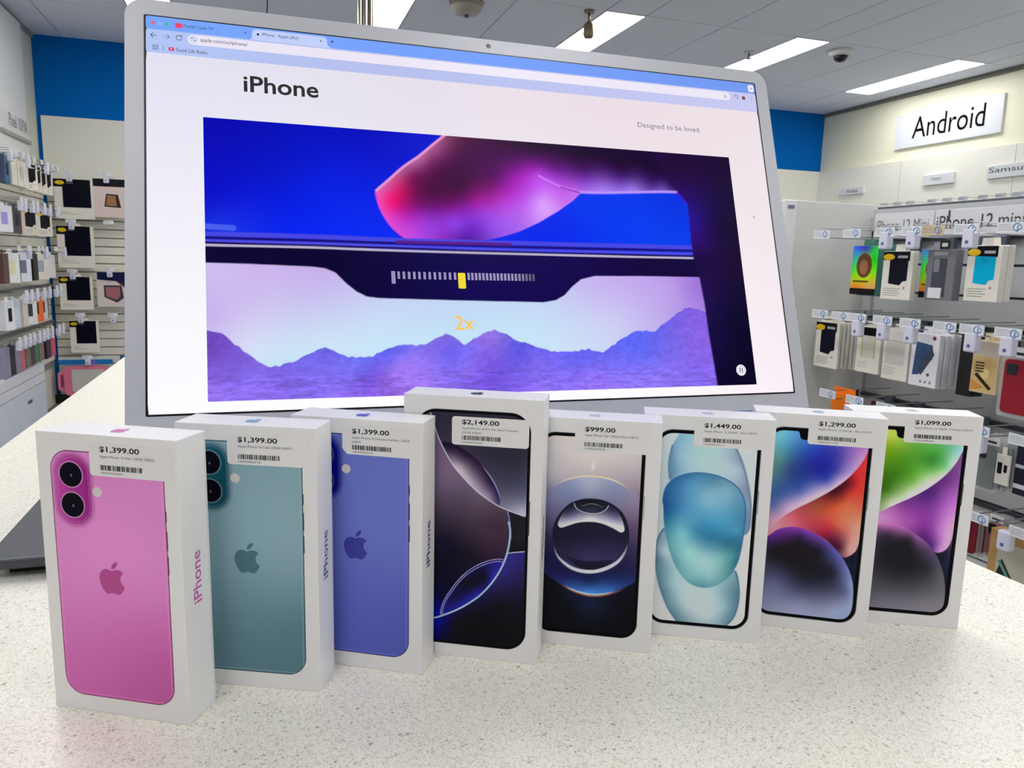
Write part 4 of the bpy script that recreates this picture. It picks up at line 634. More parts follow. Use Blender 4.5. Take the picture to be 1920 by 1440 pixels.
# stand
V, Fc = boxes([(-.065, .065, -.06, .10, 0, .006)]); mesh('stand_foot', V, Fc, mat((165, 185, 215), .35, .4), mac)
pst = [(.0, .092, .006), (.0, .098, .05), (.0, .085, .12), (.0, .045, .195), (.0, .022, .23)]
V = []; Fc = []
for k, p in enumerate(pst):
    for sx_, sy in ((-.06, -.004), (.06, -.004), (.06, .004), (-.06, .004)): V.append((sx_, p[1] + sy, p[2]))
for k in range(len(pst) - 1):
    for i in range(4): j = (i + 1) % 4; Fc.append((k * 4 + i, k * 4 + j, k * 4 + 4 + j, k * 4 + 4 + i))
Fc += [(3, 2, 1, 0), (16, 17, 18, 19)]
mesh('stand_arm', V, Fc, mat((165, 185, 215), .35, .4), mac)

# ------------------------------------------------------------------ hanging goods
ORD = ['first', 'second', 'third', 'fourth', 'fifth', 'sixth', 'seventh', 'eighth', 'ninth']
def fpart(r, name, P, rgb, y=0.0, rough=.45, parent=None, t=.0006):
    """flat printed or moulded patch on the front (local -y) of a pack; P in metres (x,z)"""
    return plate(name, P, y - t, y, mat(rgb, rough, var=0, spec=.12), parent or r)
def R4(a, b, c, d): return [(a, c), (b, c), (b, d), (a, d)]
def pack(pos, yaw, w, h, d, label, cat='phone case', group=None, style='otter', body=(236, 232, 222), case=(14, 16, 34), name='hanging_case_box', extra=None, tabw=.35):
    """a boxed case hanging from a hook; pos = centre of the front face's bottom edge"""
    r = empty(name, pos, yaw); tag(r, label, cat, group)
    W = w / 2
    def fr(a, b, c, e): return R4(-W + a * w, -W + b * w, c * h, e * h)
    if style != 'clear':
        box('carton', (-W, W, 0, d, 0, h), mat(body, .5), r, .0012, 1)
        plate('hang_tab', [(-W * tabw, h), (W * tabw, h), (W * (tabw - .05), h + .022), (-W * (tabw - .05), h + .022)], d * .3, d * .3 + .0012, mat(body, .5), r)
    if style == 'otter':
        fpart(r, 'header_print', [(-W, h * .82), (W * .78, h * .80), (W * .78, h * .995), (-W, h * .995)], (16, 17, 24))
        fpart(r, 'case_window', [(-W * .52, h * .33), (W * .25, h * .30), (W * .42, h * .38), (W * .70, h * .40), (W * .70, h * .80), (-W * .52, h * .82)], case, 0, .35)
        plate('brand_badge', [(x - W * .6, z + h * .88) for x, z in ellipse(0, 0, w * .19, h * .065, 20)], -.0014, -.0006, mat((238, 190, 20), .4, var=0), r)
        fpart(r, 'name_print', fr(.5, .82, .86, .91), (190, 190, 195), -.0006)
        for k in range(4): fpart(r, 'small_print', fr(.1, .1 + (.55 - .07 * (k % 2)), .22 - k * .045, .235 - k * .045), (170, 165, 158))
        plate('ring_mark', [(x + W * .55, z + h * .25) for x, z in ellipse(0, 0, w * .04, w * .04, 12)], -.001, 0, mat((215, 150, 150), .4, var=0), r)
    elif style == 'tablet':
        fpart(r, 'header_print', fr(0, .78, .80, .998), (12, 13, 22))
        fpart(r, 'case_window', fr(.22, .93, .29, .995), case, -.0006, .35)
        plate('brand_badge', [(x - w * .34, z + h * .905) for x, z in ellipse(0, 0, w * .12, h * .05, 20)], -.0022, -.0012, mat((232, 200, 10), .4, var=0), r)
        fpart(r, 'name_print', fr(.32, .5, .885, .915), (120, 122, 130), -.0012)
        for k in range(3): fpart(r, 'small_print', fr(.1, .3 + .15 * k, .18 - k * .035, .195 - k * .035), (205, 190, 180))
    elif style == 'clearview':
        fpart(r, 'header_print', fr(0, 1, .80, 1), (238, 234, 226))
        fpart(r, 'clear_window', fr(.1, .85, .32, .78), (214, 211, 204), 0, .2)
        plate('brand_badge', [(x - W * .75, z + h * .9) for x, z in ellipse(0, 0, w * .07, h * .03, 14)], -.001, -.0006, mat((225, 180, 60), .4, var=0), r)
        fpart(r, 'fold_line', fr(.05, .95, .795, .805), (160, 155, 148), -.0006)
        for k in range(4): fpart(r, 'small_print', fr(.08, .55 - .06 * (k % 2), .24 - k * .045, .25 - k * .045), (180, 176, 168))
    elif style == 'blackwin':
        fpart(r, 'header_print', fr(0, .8, .82, 1), (14, 15, 20))
        fpart(r, 'clear_window', fr(.2, .8, .34, .82), (222, 218, 206), 0, .25)
        fpart(r, 'gold_edge', fr(.2, .27, .34, .82), (214, 205, 150), -.0006); fpart(r, 'gold_edge', fr(.74, .8, .34, .82), (214, 205, 150), -.0006)
        plate('brand_badge', [(x - W * .75, z + h * .88) for x, z in ellipse(0, 0, w * .12, h * .055, 18)], -.0014, -.0006, mat((238, 196, 30), .4, var=0), r)
        for k in range(3): fpart(r, 'small_print', fr(.08, .5 - .06 * (k % 2), .22 - k * .05, .23 - k * .05), (180, 176, 168))
    elif style == 'diag':
        fpart(r, 'case_picture', [(-W * .75, h * .2), (-W * .3, h * .22), (W * .62, h * .55), (W * .55, h * .80), (-W * .62, h * .84)], (66, 92, 134))
        fpart(r, 'case_picture', [(-W * .1, h * .22), (W * .72, h * .62), (W * .5, h * .78), (-W * .45, h * .3)], (74, 80, 104), -.0006)
        plate('round_mark', [(x + W * .62, z + h * .93) for x, z in ellipse(0, 0, w * .06, w * .06, 14)], -.001, 0, mat((140, 55, 60), .4, var=0), r)
        plate('round_mark', [(x + W * .4, z + h * .24) for x, z in ellipse(0, 0, w * .05, w * .05, 14)], -.001, 0, mat((80, 85, 110), .4, var=0), r)
        for k in range(3): fpart(r, 'icon_print', fr(.42 + .17 * k, .5 + .17 * k, .07, .12), (150, 155, 185))
    elif style == 'rainbow':
        pts = [(-50, 160, 60, 120, 255), (0, 160, 70, 60, 230), (50, 165, 60, 230, 90), (-50, 130, 60, 190, 220), (50, 120, 40, 240, 40), (0, 120, 110, 245, 60), (-50, 80, 90, 240, 70), (50, 80, 120, 250, 20), (-50, 40, 235, 200, 50), (50, 40, 250, 190, 70), (0, 55, 200, 240, 20), (0, 30, 250, 170, 60), (-40, 25, 240, 140, 60), (40, 25, 230, 180, 120)]
        fs_ = ((0, 0, 0), (1, 0, 0), (0, 0, 1), (0, -1, 0))
        art_grid('foil_print', -W * 995, W * 995, h * 130, h * 995, .5, 30, 40, lambda X, Z: idw(X, Z, pts, 20), PRINT, r, fs_, .0005)
        fpart(r, 'footer_print', fr(0, 1, .0, .13), (24, 22, 26))
        plate('face_medallion', ellipse(0, h * .60, w * .30, h * .25, 24), -.0016, -.0006, mat((110, 62, 28), .5, var=.4, scale=90), r)
        plate('medallion_centre', ellipse(0, h * .57, w * .16, h * .15, 20), -.0024, -.0016, mat((165, 112, 70), .5, var=.5, scale=120), r)
        fpart(r, 'name_print', fr(.1, .7, .26, .29), (90, 70, 30), -.0006)
    elif style == 'greybox':
        fpart(r, 'case_picture', fr(.22, .72, .06, .82), (74, 76, 90)); fpart(r, 'camera_picture', [(x - W * .28, z + h * .68) for x, z in rrect(-.011, .011, -.02, .02, .008, 5)], (132, 134, 142), -.0006)
        fpart(r, 'name_print', fr(.22, .72, .88, .95), (170, 170, 175)); fpart(r, 'paper_label', fr(.14, .62, .03, .24), (226, 226, 232), -.0012)
        plate('hook_eye', [(x, z + h + .013) for x, z in rrect(-.018, .018, -.015, .015, .006, 4)], d * .3 - .001, d * .3, mat((28, 28, 30), .4), r)
        plate('hook_eye_slot', [(x, z + h + .013) for x, z in rrect(-.010, .010, -.005, .006, .003, 4)], d * .3 - .002, d * .3 - .001, mat((225, 225, 225), .4), r)
    elif style == 'artbox':
        fpart(r, 'photo_print', fr(.04, .96, .02, .70), (222, 190, 132)); fpart(r, 'sky_print', fr(.04, .96, .70, .98), (196, 186, 172))
        fpart(r, 'dark_bar', [(-W * .7, h * .34), (-W * .5, h * .38), (W * .7, h * .12), (W * .55, h * .07)], (52, 46, 34), -.0006)
        plate('sun_print', [(x + W * .1, z + h * .38) for x, z in ellipse(0, 0, w * .18, h * .1, 18)], -.0012, -.0006, mat((248, 222, 150), .5, var=0), r)
        fpart(r, 'orange_corner', [(-W * .92, h * .03), (W * .1, h * .12), (-W * .92, h * .24)], (224, 150, 78), -.0006)
        for k in range(4): fpart(r, 'text_line', fr(.16, .5, .40 + k * .055, .425 + k * .055), (70, 58, 40), -.0006)
    elif style == 'clear':
        # transparent tray with the case itself inside
        plate('blister', rrect(-W, W, 0, h, .008, 4), .003, d, mat((225, 228, 232), .12, alpha=.32, var=0), r)
        c = plate('phone_case', rrect(-W * .8, W * .8, h * .06, h * .84, .012, 6), -.001, d - .003, mat(case, .45), r)
        plate('camera_cutout', [(x - W * .42, z + h * .70) for x, z in rrect(-.015, .015, -.015, .015, .006, 4)], -.003, -.0005, mat((34, 38, 46), .3), c)
        plate('paper_header', R4(-W * .9, W * .9, h * .87, h * 1.02), .0, .0035, mat((238, 238, 238), .5), r)
        fpart(r, 'name_print', R4(-W * .6, W * .7, h * .91, h * .95), (60, 60, 66), -.0002)
    elif style == 'side':
        fpart(r, 'case_window', fr(.3, .7, .3, .75), case)
    if extra: extra(r, W, w, h, fr)
    return r
def stack(r0, n, step, label, group, names='hanging_case_box'):
    """copies of the front pack's carton and hang tab, hung behind it on the same hook"""
    yaw = r0.rotation_euler.z; dx, dy = -math.sin(yaw), math.cos(yaw)
    for k in range(1, n + 1):
        r = r0.copy(); C.objects.link(r); r['label'] = ORD[k - 1] + ' ' + label; r['group'] = group; r.name = names
        j = (rng.rand() - .5) * .008
        r.location = (r0.location[0] + dx * step * k, r0.location[1] + dy * step * k, r0.location[2] + j)
        for ch in r0.children:
            if ch.name.split('.')[0] in ('carton', 'hang_tab', 'phone_case', 'blister'):
                c = ch.copy(); C.objects.link(c); c.parent = r
def hook(base, dirv, length, label, group, tagw=.078, lock=False, tagc=(238, 240, 244), logo=True, clamp=True, tagz=.006, tagoff=0.0, s=1.0, th=.028):
    """display hook: two wires out of the rail, price-ticket holder at the tip, optional white security lock"""
    r = empty('display_hook', base, math.atan2(dirv[1], dirv[0]) + PI / 2); tag(r, label, 'display hook', group)
    # local: hook points along -y
    chrome = mat((176, 178, 182), .25, .9, var=0)
    V, Fc = join_geo([tube_geo([(0, 0, 0), (0, -length * .93, .0), (0, -length, .010)], .0024 * s, 6), tube_geo([(0, -.014, .032), (0, -length * 1.02, .030)], .0018 * s, 6)])
    mesh('wire', V, Fc, chrome, r)
    if clamp: box('rail_clamp', (-.016, .016, -.022, .0, -.044, .004), mat((98, 104, 120), .4, .3), r, .002, 1)
    t = box('ticket_holder', (-tagw / 2 + tagoff, tagw / 2 + tagoff, -length * 1.02 - .003, -length * 1.02, tagz, tagz + th), mat(tagc, .35, var=.01), r)
    y = -length * 1.02 - .0036
    V, Fc = boxes([(-tagw * .44 + tagoff, tagw * (.02 + .08 * (k % 2)) + tagoff, y, y + .0005, tagz + .022 - k * .005, tagz + .0232 - k * .005) for k in range(4)])
    mesh('ticket_print', V, Fc, mat((150, 156, 172), .5, var=0), t)
    if logo:
        a = [(tagw * .24 + tagoff + .010 * math.cos(q), y, tagz + .015 + .010 * math.sin(q)) for q in np.linspace(.9, 5.4, 10)]
        b = [(tagw * .34 + tagoff + .006 * math.cos(q), y, tagz + .014 + .006 * math.sin(q)) for q in np.linspace(-2.6, 2.6, 9)] + [(tagw * .34 + tagoff - .006, y, tagz + .001)]
        V, Fc = join_geo([tube_geo(a, .0016, 5), tube_geo(b, .0014, 5)]); mesh('ticket_logo', V, Fc, mat((120, 158, 214), .4, var=0), t)
    if lock:
        k = box('security_lock', (-.019, .019, -length - .012, -length + .014, -.044, .012), mat((222, 222, 240), .35, var=.01), r, .006, 3)
        plate('keyhole', ellipse(0, -.026, .005, .005, 12), -length - .0135, -length - .0118, mat((96, 104, 160), .4), k)
    return r

# ------------------------------------------------------------------ gondola on the right
gon = empty('display_gondola', (2.2, 1.3, 0)); tag(gon, 'tall white slatwall gondola with side panel on the right, full of phone cases', 'display unit')
GW = mat((214, 214, 210), .5); GG = mat((196, 198, 200), .5)
def gbox(name, x0, x1, y0, y1, z0, z1, m, bev=0): return box(name, (x0 - 2.2, x1 - 2.2, y0 - 1.3, y1 - 1.3, z0, z1), m, gon, bev)
gbox('end_panel', 1.835, 2.47, 2.35, 2.375, 0, 1.449, GW, .002)
gbox('end_post', 1.795, 1.845, 2.345, 2.38, 0, 1.449, mat((226, 226, 228), .45), .003)
plate('post_mark', [(1.82 - 2.2 + x, 1.425 + z) for x, z in rrect(-.014, .014, -.006, .006, .003, 3)], 2.3435 - 1.3, 2.345 - 1.3, mat((110, 112, 140), .5), gon)
for z in (1.071, .822, .60): plate('shelf_pin', [(1.868 - 2.2 + x, z + y) for x, y in ellipse(0, 0, .0085, .0085, 14)], 2.346 - 1.3, 2.3505 - 1.3, mat((20, 20, 22), .5), gon)
bs = []; z = 1.435
zs = [1.435, 1.33, 1.23, 1.13, 1.03, .935, .84, .74, .64, .56, .475, .38, .28, .18]
for a, b in zip(zs[:-1], zs[1:]): bs.append((2.2 - 2.2, 2.22 - 2.2, -1.5, 1.05, b + .004, a - .004))
V, Fc = boxes(bs); mesh('slat_boards', V, Fc, GG, gon)
gbox('groove_backing', 2.215, 2.25, -.2, 2.35, 0, 1.44, mat((84, 88, 94), .6))
gbox('base_shelf', 1.80, 2.2, -.2, 2.35, .10, .18, GW)
gbox('upright', 2.185, 2.2, 2.31, 2.35, .18, 1.40, mat((190, 192, 192), .5))
for k in range(10): gbox('upright_slot', 2.1835, 2.1852, 2.324, 2.336, .42 + k * .1, .45 + k * .1, mat((30, 30, 32), .6))
for z in (1.03, .738, .470): gbox('hook_rail', 2.178, 2.2, -.1, 2.31, z - .008, z + .006, mat((62, 66, 72), .4, .5))
gbox('sign_rail', 2.178, 2.2, -.1, 2.31, 1.310, 1.320, mat((52, 54, 58), .5))
# header sign strips with the range names
hd = gbox('header_sign', 2.168, 2.176, 2.045, 2.31, 1.322, 1.411, mat((228, 228, 232), .4), .001)
hd2 = gbox('header_sign', 2.168, 2.176, 1.20, 2.04, 1.322, 1.411, mat((228, 228, 234), .4), .001)
SG = ((2.1675 - 2.2, 0, 0), (0, -1, 0), (0, 0, 1), (-1, 0, 0))
HI = mat((60, 60, 66), .5, var=0)
text('header_lettering', 'iPhone 12 Mini', -(2.300 - 1.3), 1.347, .235, .040, mat((128, 130, 132), .5, var=0), hd, SG, 0, .0006)
text('header_lettering', 'iPhone 12 mini', -(2.033 - 1.3), 1.349, .315, .042, HI, hd2, SG, 0, .0006)
box('sign_clip', (2.1655 - 2.2, 2.168 - 2.2, 1.982 - 1.3, 1.988 - 1.3, 1.372, 1.408), mat((70, 70, 74), .5), hd2)
RY = -PI / 2
def gp(y, z, **k): return pack((k.pop('x', 1.95), y, z), RY, **k)
gr1 = 'hooks on the top row of the right gondola'; gr2 = 'hooks on the middle row of the right gondola'; gr3 = 'hooks on the lower rows of the right gondola'
GD = (-1, 0)
for y, lab, kw in ((2.25, 'empty chrome hook nearest the gondola side panel, top row', {}), (2.105, 'chrome hook holding the green rainbow case box', {}), (1.962, 'chrome hook with lock holding the black phone case', dict(lock=True)),
                   (1.855, 'chrome hook holding the second rainbow case box', dict(lock=True)), (1.778, 'chrome hook with tan ticket holding the grey case box', dict(tagc=(222, 196, 160))),
                   (1.655, 'chrome hook with lock holding the aqua blue case', dict(lock=True, tagoff=-.01)), (1.53, 'chrome hook in front of the mini sign, near the right edge', {})):
    hook((2.1772, y, 1.316), GD, .285, lab, gr1, tagz=-.004, **kw)
for y, lab, kw in ((2.225, 'hook nearest the side panel holding the navy cases, middle row', dict(tagoff=0)), (2.125, 'hook with ticket between navy and clear cases, middle row', {}), (2.045, 'hook with lock holding the gold edged clear case', dict(lock=True)),
                   (1.935, 'hook with lock holding the clear case beside the diagonal one', dict(lock=True)), (1.825, 'hook with lock holding the blue diagonal case box', dict(lock=True)),
                   (1.70, 'hook above the dark boxes in the middle row', {}), (1.61, 'hook with lock above the sunset picture box', dict(lock=True)), (1.50, 'hook with lock holding the dark red phone case', dict(lock=True))):
    hook((2.1772, y, 1.028), GD, .285, lab, gr2, **kw)
for y, lab, kw in ((2.15, 'hook holding the orange box, third row', {}), (2.02, 'hook with ticket beside the orange box, third row', dict(lock=True)), (1.885, 'third row hook hanging over the rightmost phone box', {}), (1.77, 'third row hook, partly behind the rightmost phone box corner', {}), (1.55, 'hook with lock over the clear thin cases, third row', dict(lock=True, tagoff=-.005)), (1.42, 'third row hook cut by the right photo edge', {})):
    hook((2.1772, y, .752), GD, .285, lab, gr3, **kw)
for y, lab, kw in ((1.525, 'hook with ticket over the red and pink cases, bottom row', {}), (1.435, 'hook with white lock over the kraft board box, bottom row', dict(lock=True, tagoff=.05)), ):
    hook((2.1772, y, .508), GD, .285, lab, gr3, **kw)

r = gp(2.105, 1.122, w=.115, h=.165, d=.028, label='rainbow foil phone case box with round face picture, far left of top row', style='rainbow', body=(70, 130, 118))
stack(r, 3, .030, 'dark green box behind the left rainbow foil box, counted from the front', 'boxes behind the left rainbow box')
r = gp(1.962, 1.113, w=.122, h=.155, d=.022, label='black phone case in white box with yellow badge, top row of gondola', style='otter', case=(18, 20, 34), extra=None)
r = gp(1.852, 1.124, x=1.985, w=.10, h=.150, d=.022, label='rainbow foil case box half hidden by the grey case box', style='rainbow', body=(150, 150, 170))
r = gp(1.778, 1.122, x=1.93, w=.10, h=.150, d=.030, label='dark grey phone case box with paper label, top row', style='greybox', body=(118, 118, 126))
r = gp(1.653, 1.124, w=.108, h=.158, d=.024, label='aqua blue phone case in white box, top row of gondola', style='otter', case=(0, 190, 235))
stack(r, 1, .026, 'white box behind the aqua case box', 'box behind the aqua case')
# second row
r = gp(2.253, .850, w=.12, h=.165, d=.012, label='navy phone case in white box with yellow badge beside the side panel', style='otter', case=(8, 12, 34))
stack(r, 6, .0185, 'white box behind the navy case, counted from the front', 'white boxes stacked behind the navy case')
r = gp(2.052, .859, w=.105, h=.155, d=.02, label='clear phone case with gold edges in white box, black header', style='blackwin')
stack(r, 2, .022, 'white box behind the gold edged clear case', 'boxes behind the gold edged case')
r = gp(1.933, .853, w=.105, h=.160, d=.02, label='clear phone case in cream box with small yellow badge', style='clearview')
stack(r, 2, .022, 'cream box behind the small badge clear case', 'boxes behind the clear case')
r = gp(1.820, .850, w=.104, h=.165, d=.020, label='white box with diagonal blue phone case picture, middle row', style='diag', body=(238, 238, 244))
stack(r, 3, .026, 'white box behind the diagonal blue case box', 'white boxes behind the diagonal case')
r = gp(1.752, .835, x=2.06, w=.04, h=.175, d=.03, label='brown patterned slim box beside the white diagonal case stack', style='plain', body=(128, 104, 84), name='hanging_case_box')
r = gp(1.705, .84, x=1.99, w=.05, h=.185, d=.05, label='black slim box between brown box and sunset picture box', style='plain', body=(20, 20, 24))
r = gp(1.610, .865, w=.082, h=.150, d=.02, label='cream box with sunset photo print and dark lettering, middle row', style='artbox', body=(228, 212, 180))
stack(r, 2, .022, 'dark box behind the sunset photo box', 'boxes behind the sunset photo box')
r = gp(1.490, .815, x=1.94, w=.125, h=.190, d=.018, label='dark red phone case in clear tray at the right photo edge', style='clear', case=(150, 14, 40), name='hanging_phone_case')
# third row
r = gp(2.150, .618, w=.108, h=.150, d=.03, label='bright orange box on the third row, beside the computer edge', cat='box', style='plain', body=(255, 128, 10), name='hanging_box', tabw=.98)
r = gp(2.040, .590, x=1.98, w=.09, h=.150, d=.03, label='dark red and black box beside the orange box', cat='box', style='side', body=(70, 14, 18), name='hanging_box')
r = gp(1.915, .590, x=1.98, w=.09, h=.150, d=.03, label='grey box on the third row behind the rightmost phone box', cat='box', style='side', body=(120, 124, 130), name='hanging_box')
r = gp(1.560, .592, x=1.94, w=.075, h=.155, d=.010, label='front clear grey slim case of the third row stack', style='clear', case=(120, 126, 126), name='hanging_phone_case')
stack(r, 6, .018, 'clear grey slim case behind the front one, third row', 'clear slim cases on the third row', 'hanging_phone_case')
r = gp(1.425, .610, x=1.94, w=.095, h=.15, d=.03, label='navy box with white stripe at the right photo edge', cat='box', style='plain', body=(12, 16, 42), name='hanging_box',
       extra=lambda r, W, w, h, fr: (fpart(r, 'white_stripe', fr(0, 1, .5, .56), (196, 200, 206)), fpart(r, 'white_stripe', fr(0, 1, .12, .2), (214, 216, 220))))
r = gp(1.497, .628, x=1.925, w=.042, h=.085, d=.006, label='small white card with two black adapters, under a white lock', cat='adapter pack', style='plain', body=(226, 222, 212), name='hanging_adapter_card',
       extra=lambda r, W, w, h, fr: (fpart(r, 'adapter', rrect(-.015, -.001, .03, .062, .003, 3), (18, 18, 20)), fpart(r, 'adapter', rrect(.004, .014, .036, .058, .003, 3), (30, 18, 22))))
# bottom row
r = gp(1.590, .385, x=1.95, w=.055, h=.130, d=.02, label='dark red phone case in the bottom row beside the rightmost phone box', style='clear', case=(112, 6, 34), name='hanging_phone_case')
stack(r, 1, .03, 'dark red case behind the front one, bottom row', 'dark red cases in the bottom row', 'hanging_phone_case')
r = gp(1.545, .385, x=1.99, w=.045, h=.130, d=.02, label='dusty pink phone case in clear tray, bottom row', style='clear', case=(170, 104, 112), name='hanging_phone_case')
stack(r, 1, .024, 'dusty pink case behind the front pink one', 'dusty pink cases in the bottom row', 'hanging_phone_case')
def kraft(r, W, w, h, fr):
    plate('window_recess', fr(.17, .82, .05, .86), -.0012, -.0002, mat((196, 190, 172), .4), r)
    plate('black_case', [(-W * .62, h * .38), (-W * .05, h * .20), (W * .10, h * .32), (-W * .45, h * .62)], -.0028, -.0014, mat((26, 30, 32), .4), r)
    plate('teal_band', [(-W * .6, h * .58), (-W * .5, h * .60), (W * .02, h * .34), (-W * .06, h * .31)], -.004, -.003, mat((92, 150, 138), .4), r)
    plate('white_print', [(-W * .5, h * .33), (-W * .1, h * .23), (-W * .06, h * .27), (-W * .46, h * .37)], -.004, -.003, mat((190, 196, 196), .4), r)
r = gp(1.430, .300, x=1.93, w=.16, h=.200, d=.045, label='kraft cardboard box with window on the bottom row, right edge', cat='box', style='plain', body=(190, 148, 92), name='hanging_box', extra=kraft)

# ------------------------------------------------------------------ right wall: signs and the row of hooks
def wall_sign(y0, y1, z0, z1, s, ty0, ty1, tz, th, m, label, x=X1 - .03, bold=0, name='wall_sign'):
    r = empty(name, (x, (y0 + y1) / 2, z0)); tag(r, label, 'sign', 'white name signs on the walls')
    yc = (y0 + y1) / 2
    box('board', (-.022, -.001, y0 - yc, y1 - yc, 0, z1 - z0), mat((222, 225, 230), .35, var=.01), r, .003)
    text('lettering', s, -(ty1 - yc), tz - z0, ty1 - ty0, th, m, r, ((-.0225, 0, 0), (0, -1, 0), (0, 0, 1), (-1, 0, 0)), bold, .0006)
    return r
wall_sign(4.735, 5.815, 2.312, 2.615, 'Android', 4.89, 5.62, 2.385, .185, mat((8, 8, 8), .7, var=0, spec=.05), 'largest white sign with thin black lettering, high on the right wall', x=X1, bold=.002)
wall_sign(5.10, 5.42, 1.955, 2.045, 'Oppo', 5.22, 5.33, 1.985, .035, mat((110, 110, 112), .5, var=0), 'small white sign with four faint letters, middle of the right wall')
wall_sign(6.12, 6.45, 1.945, 2.01, 'Nokia', 6.19, 6.34, 1.962, .032, mat((90, 90, 95), .5, var=0), 'small white sign with grey lettering, farthest along the right wall')
wall_sign(4.18, 4.79, 1.955, 2.055, 'Samsung A', 4.25, 4.77, 1.985, .055, mat((70, 72, 76), .5, var=0), 'small white sign with longer grey lettering at the right photo edge')
for k, y in enumerate((5.62, 5.47, 5.33, 5.10, 4.95, 4.80, 4.62, 4.47, 4.33)):
    hook((X1 - .03, y, 1.775), GD, .22, ORD[k] + ' small hook from the left, on the right wall above the gondola', 'hooks on the right wall', tagw=.09, tagc=(196, 198, 208), logo=False, clamp=False)

# ------------------------------------------------------------------ back wall, left: tablet cases
gb = 'hooks on the back wall'
for x, z, lab, kw in ((-1.365, 1.765, 'hook holding the topmost black tablet case', dict(lock=True)), (-1.115, 1.768, 'hook holding the pink edged tablet box with photo', dict(lock=True)), (-1.372, 1.41, 'hook holding the second black tablet case', dict(lock=True)), (-1.115, 1.41, 'empty hook right of the second black tablet case', {}),
                      (-1.385, 1.035, 'hook holding the third black tablet case', dict(lock=True)), (-1.13, 1.055, 'hook holding the navy cornered tablet box', dict(lock=True)), (-1.35, .70, 'hook holding the lowest black tablet case', dict(lock=True)), (-1.125, .70, 'empty hook right of the lowest black tablet case', dict(lock=True)), (-1.32, .368, 'hook holding the pink tablet case', dict(lock=True)), (-.95, .368, 'hook of the second blue header pack, behind the counter edge', {})):
    hook((x, Y1 - .024, z), (0, -1), .175, lab, gb, logo=False, clamp=False, tagw=.07, **kw)
def photo_box(r, W, w, h, fr):
    fpart(r, 'header_print', fr(0, 1, .80, 1), (30, 30, 40)); fpart(r, 'tablet_picture', [(-W * .38, h * .28), (W * .66, h * .26), (W * .5, h * .60), (-W * .22, h * .62)], (52, 44, 46))
    fpart(r, 'screen_picture', [(-W * .28, h * .31), (W * .4, h * .30), (W * .35, h * .57), (-W * .16, h * .58)], (166, 120, 84), -.0006)
def navy_box(r, W, w, h, fr):
    fpart(r, 'corner_print', [(-W * .95, h * .78), (-W * .95, h), (W, h), (W, h * .42), (W * .1, h * .74)], (22, 30, 72)); fpart(r, 'edge_line', [(W * .1, h * .72), (W, h * .38), (W, h * .42), (W * .12, h * .75)], (214, 120, 110), -.0006)
    fpart(r, 'tablet_picture', [(-W * .6, h * .28), (W * .1, h * .12), (W * .5, h * .25), (W * .4, h * .62), (-W * .6, h * .62)], (60, 64, 78)); fpart(r, 'screen_picture', [(-W * .5, h * .3), (W * .1, h * .2), (W * .3, h * .3), (W * .3, h * .57), (-W * .5, h * .57)], (176, 110, 120), -.0006)
YB = Y1 - .024
kb = dict(cat='tablet case', style='tablet', case=(6, 8, 26), name='hanging_tablet_case')
pack((-1.346, YB - .15, 1.447), .0, .268, .295, .045, 'topmost black tablet case in white box on the back wall', **kb)
pack((-1.358, YB - .15, 1.078), .0, .246, .315, .045, 'second black tablet case from the top, back wall', **kb)
pack((-1.374, YB - .15, .755), .0, .228, .255, .045, 'third black tablet case down, right of the orange box', **kb)
pack((-1.337, YB - .15, .42), .0, .198, .250, .040, 'lowest black tablet case, above the blue and pink pack', **kb)
pack((-1.100, YB - .15, 1.467), .0, .226, .29, .04, 'tablet box with photo print, right of topmost black tablet case', cat='tablet case', style='plain', body=(232, 212, 206), name='hanging_tablet_case', extra=photo_box)
pack((-1.105, YB - .15, .780), .0, .25, .27, .04, 'tablet box with navy corner, half behind the computer edge', cat='tablet case', style='plain', body=(226, 214, 210), name='hanging_tablet_case', extra=navy_box)
# pink kids' tablet case in a clear bag under a blue header
r = empty('hanging_tablet_case', (-1.345, YB - .12, .06)); tag(r, 'pink tablet case with handle under a blue header card, lowest on the back wall', 'tablet case')
P = rrect(-.155, .155, .02, .25, .03, 6); plate('foam_case', P, -.02, .02, mat((236, 128, 158), .6), r)
plate('handle', [(x - .165, z + .13) for x, z in rrect(-.035, .035, -.075, .085, .03, 6)], -.014, .014, mat((238, 130, 160), .6), r)
plate('handle_slot', [(x - .170, z + .13) for x, z in rrect(-.010, .010, -.045, .055, .009, 5)], -.016, -.0135, mat((140, 60, 92), .6), r)
plate('back_panel', rrect(-.10, .125, .05, .225, .012, 5), -.024, -.0195, mat((208, 206, 200), .5), r)
plate('round_button', ellipse(.06, .11, .012, .012, 16), -.027, -.0235, mat((232, 232, 228), .4), r)
plate('blue_header', R4(-.185, .19, .262, .302), -.006, .0, mat((20, 122, 196), .4), r)
plate('header_graphic', [(-.01, .264), (.09, .264), (.06, .300), (.0, .300)], -.0075, -.0058, mat((120, 110, 200), .4), r)
plate('bag_edge', R4(-.19, .195, .300, .318), -.002, -.001, mat((222, 226, 222), .2), r)
r = empty('hanging_tablet_case', (-.95, YB - .12, .08)); tag(r, 'second blue header pack, mostly behind counter and computer', 'tablet case')
plate('blue_header', R4(-.15, .15, .25, .31), -.006, 0, mat((14, 100, 168), .4), r); plate('foam_case', rrect(-.13, .13, .02, .245, .03, 5), -.02, .02, mat((70, 90, 150), .6), r)

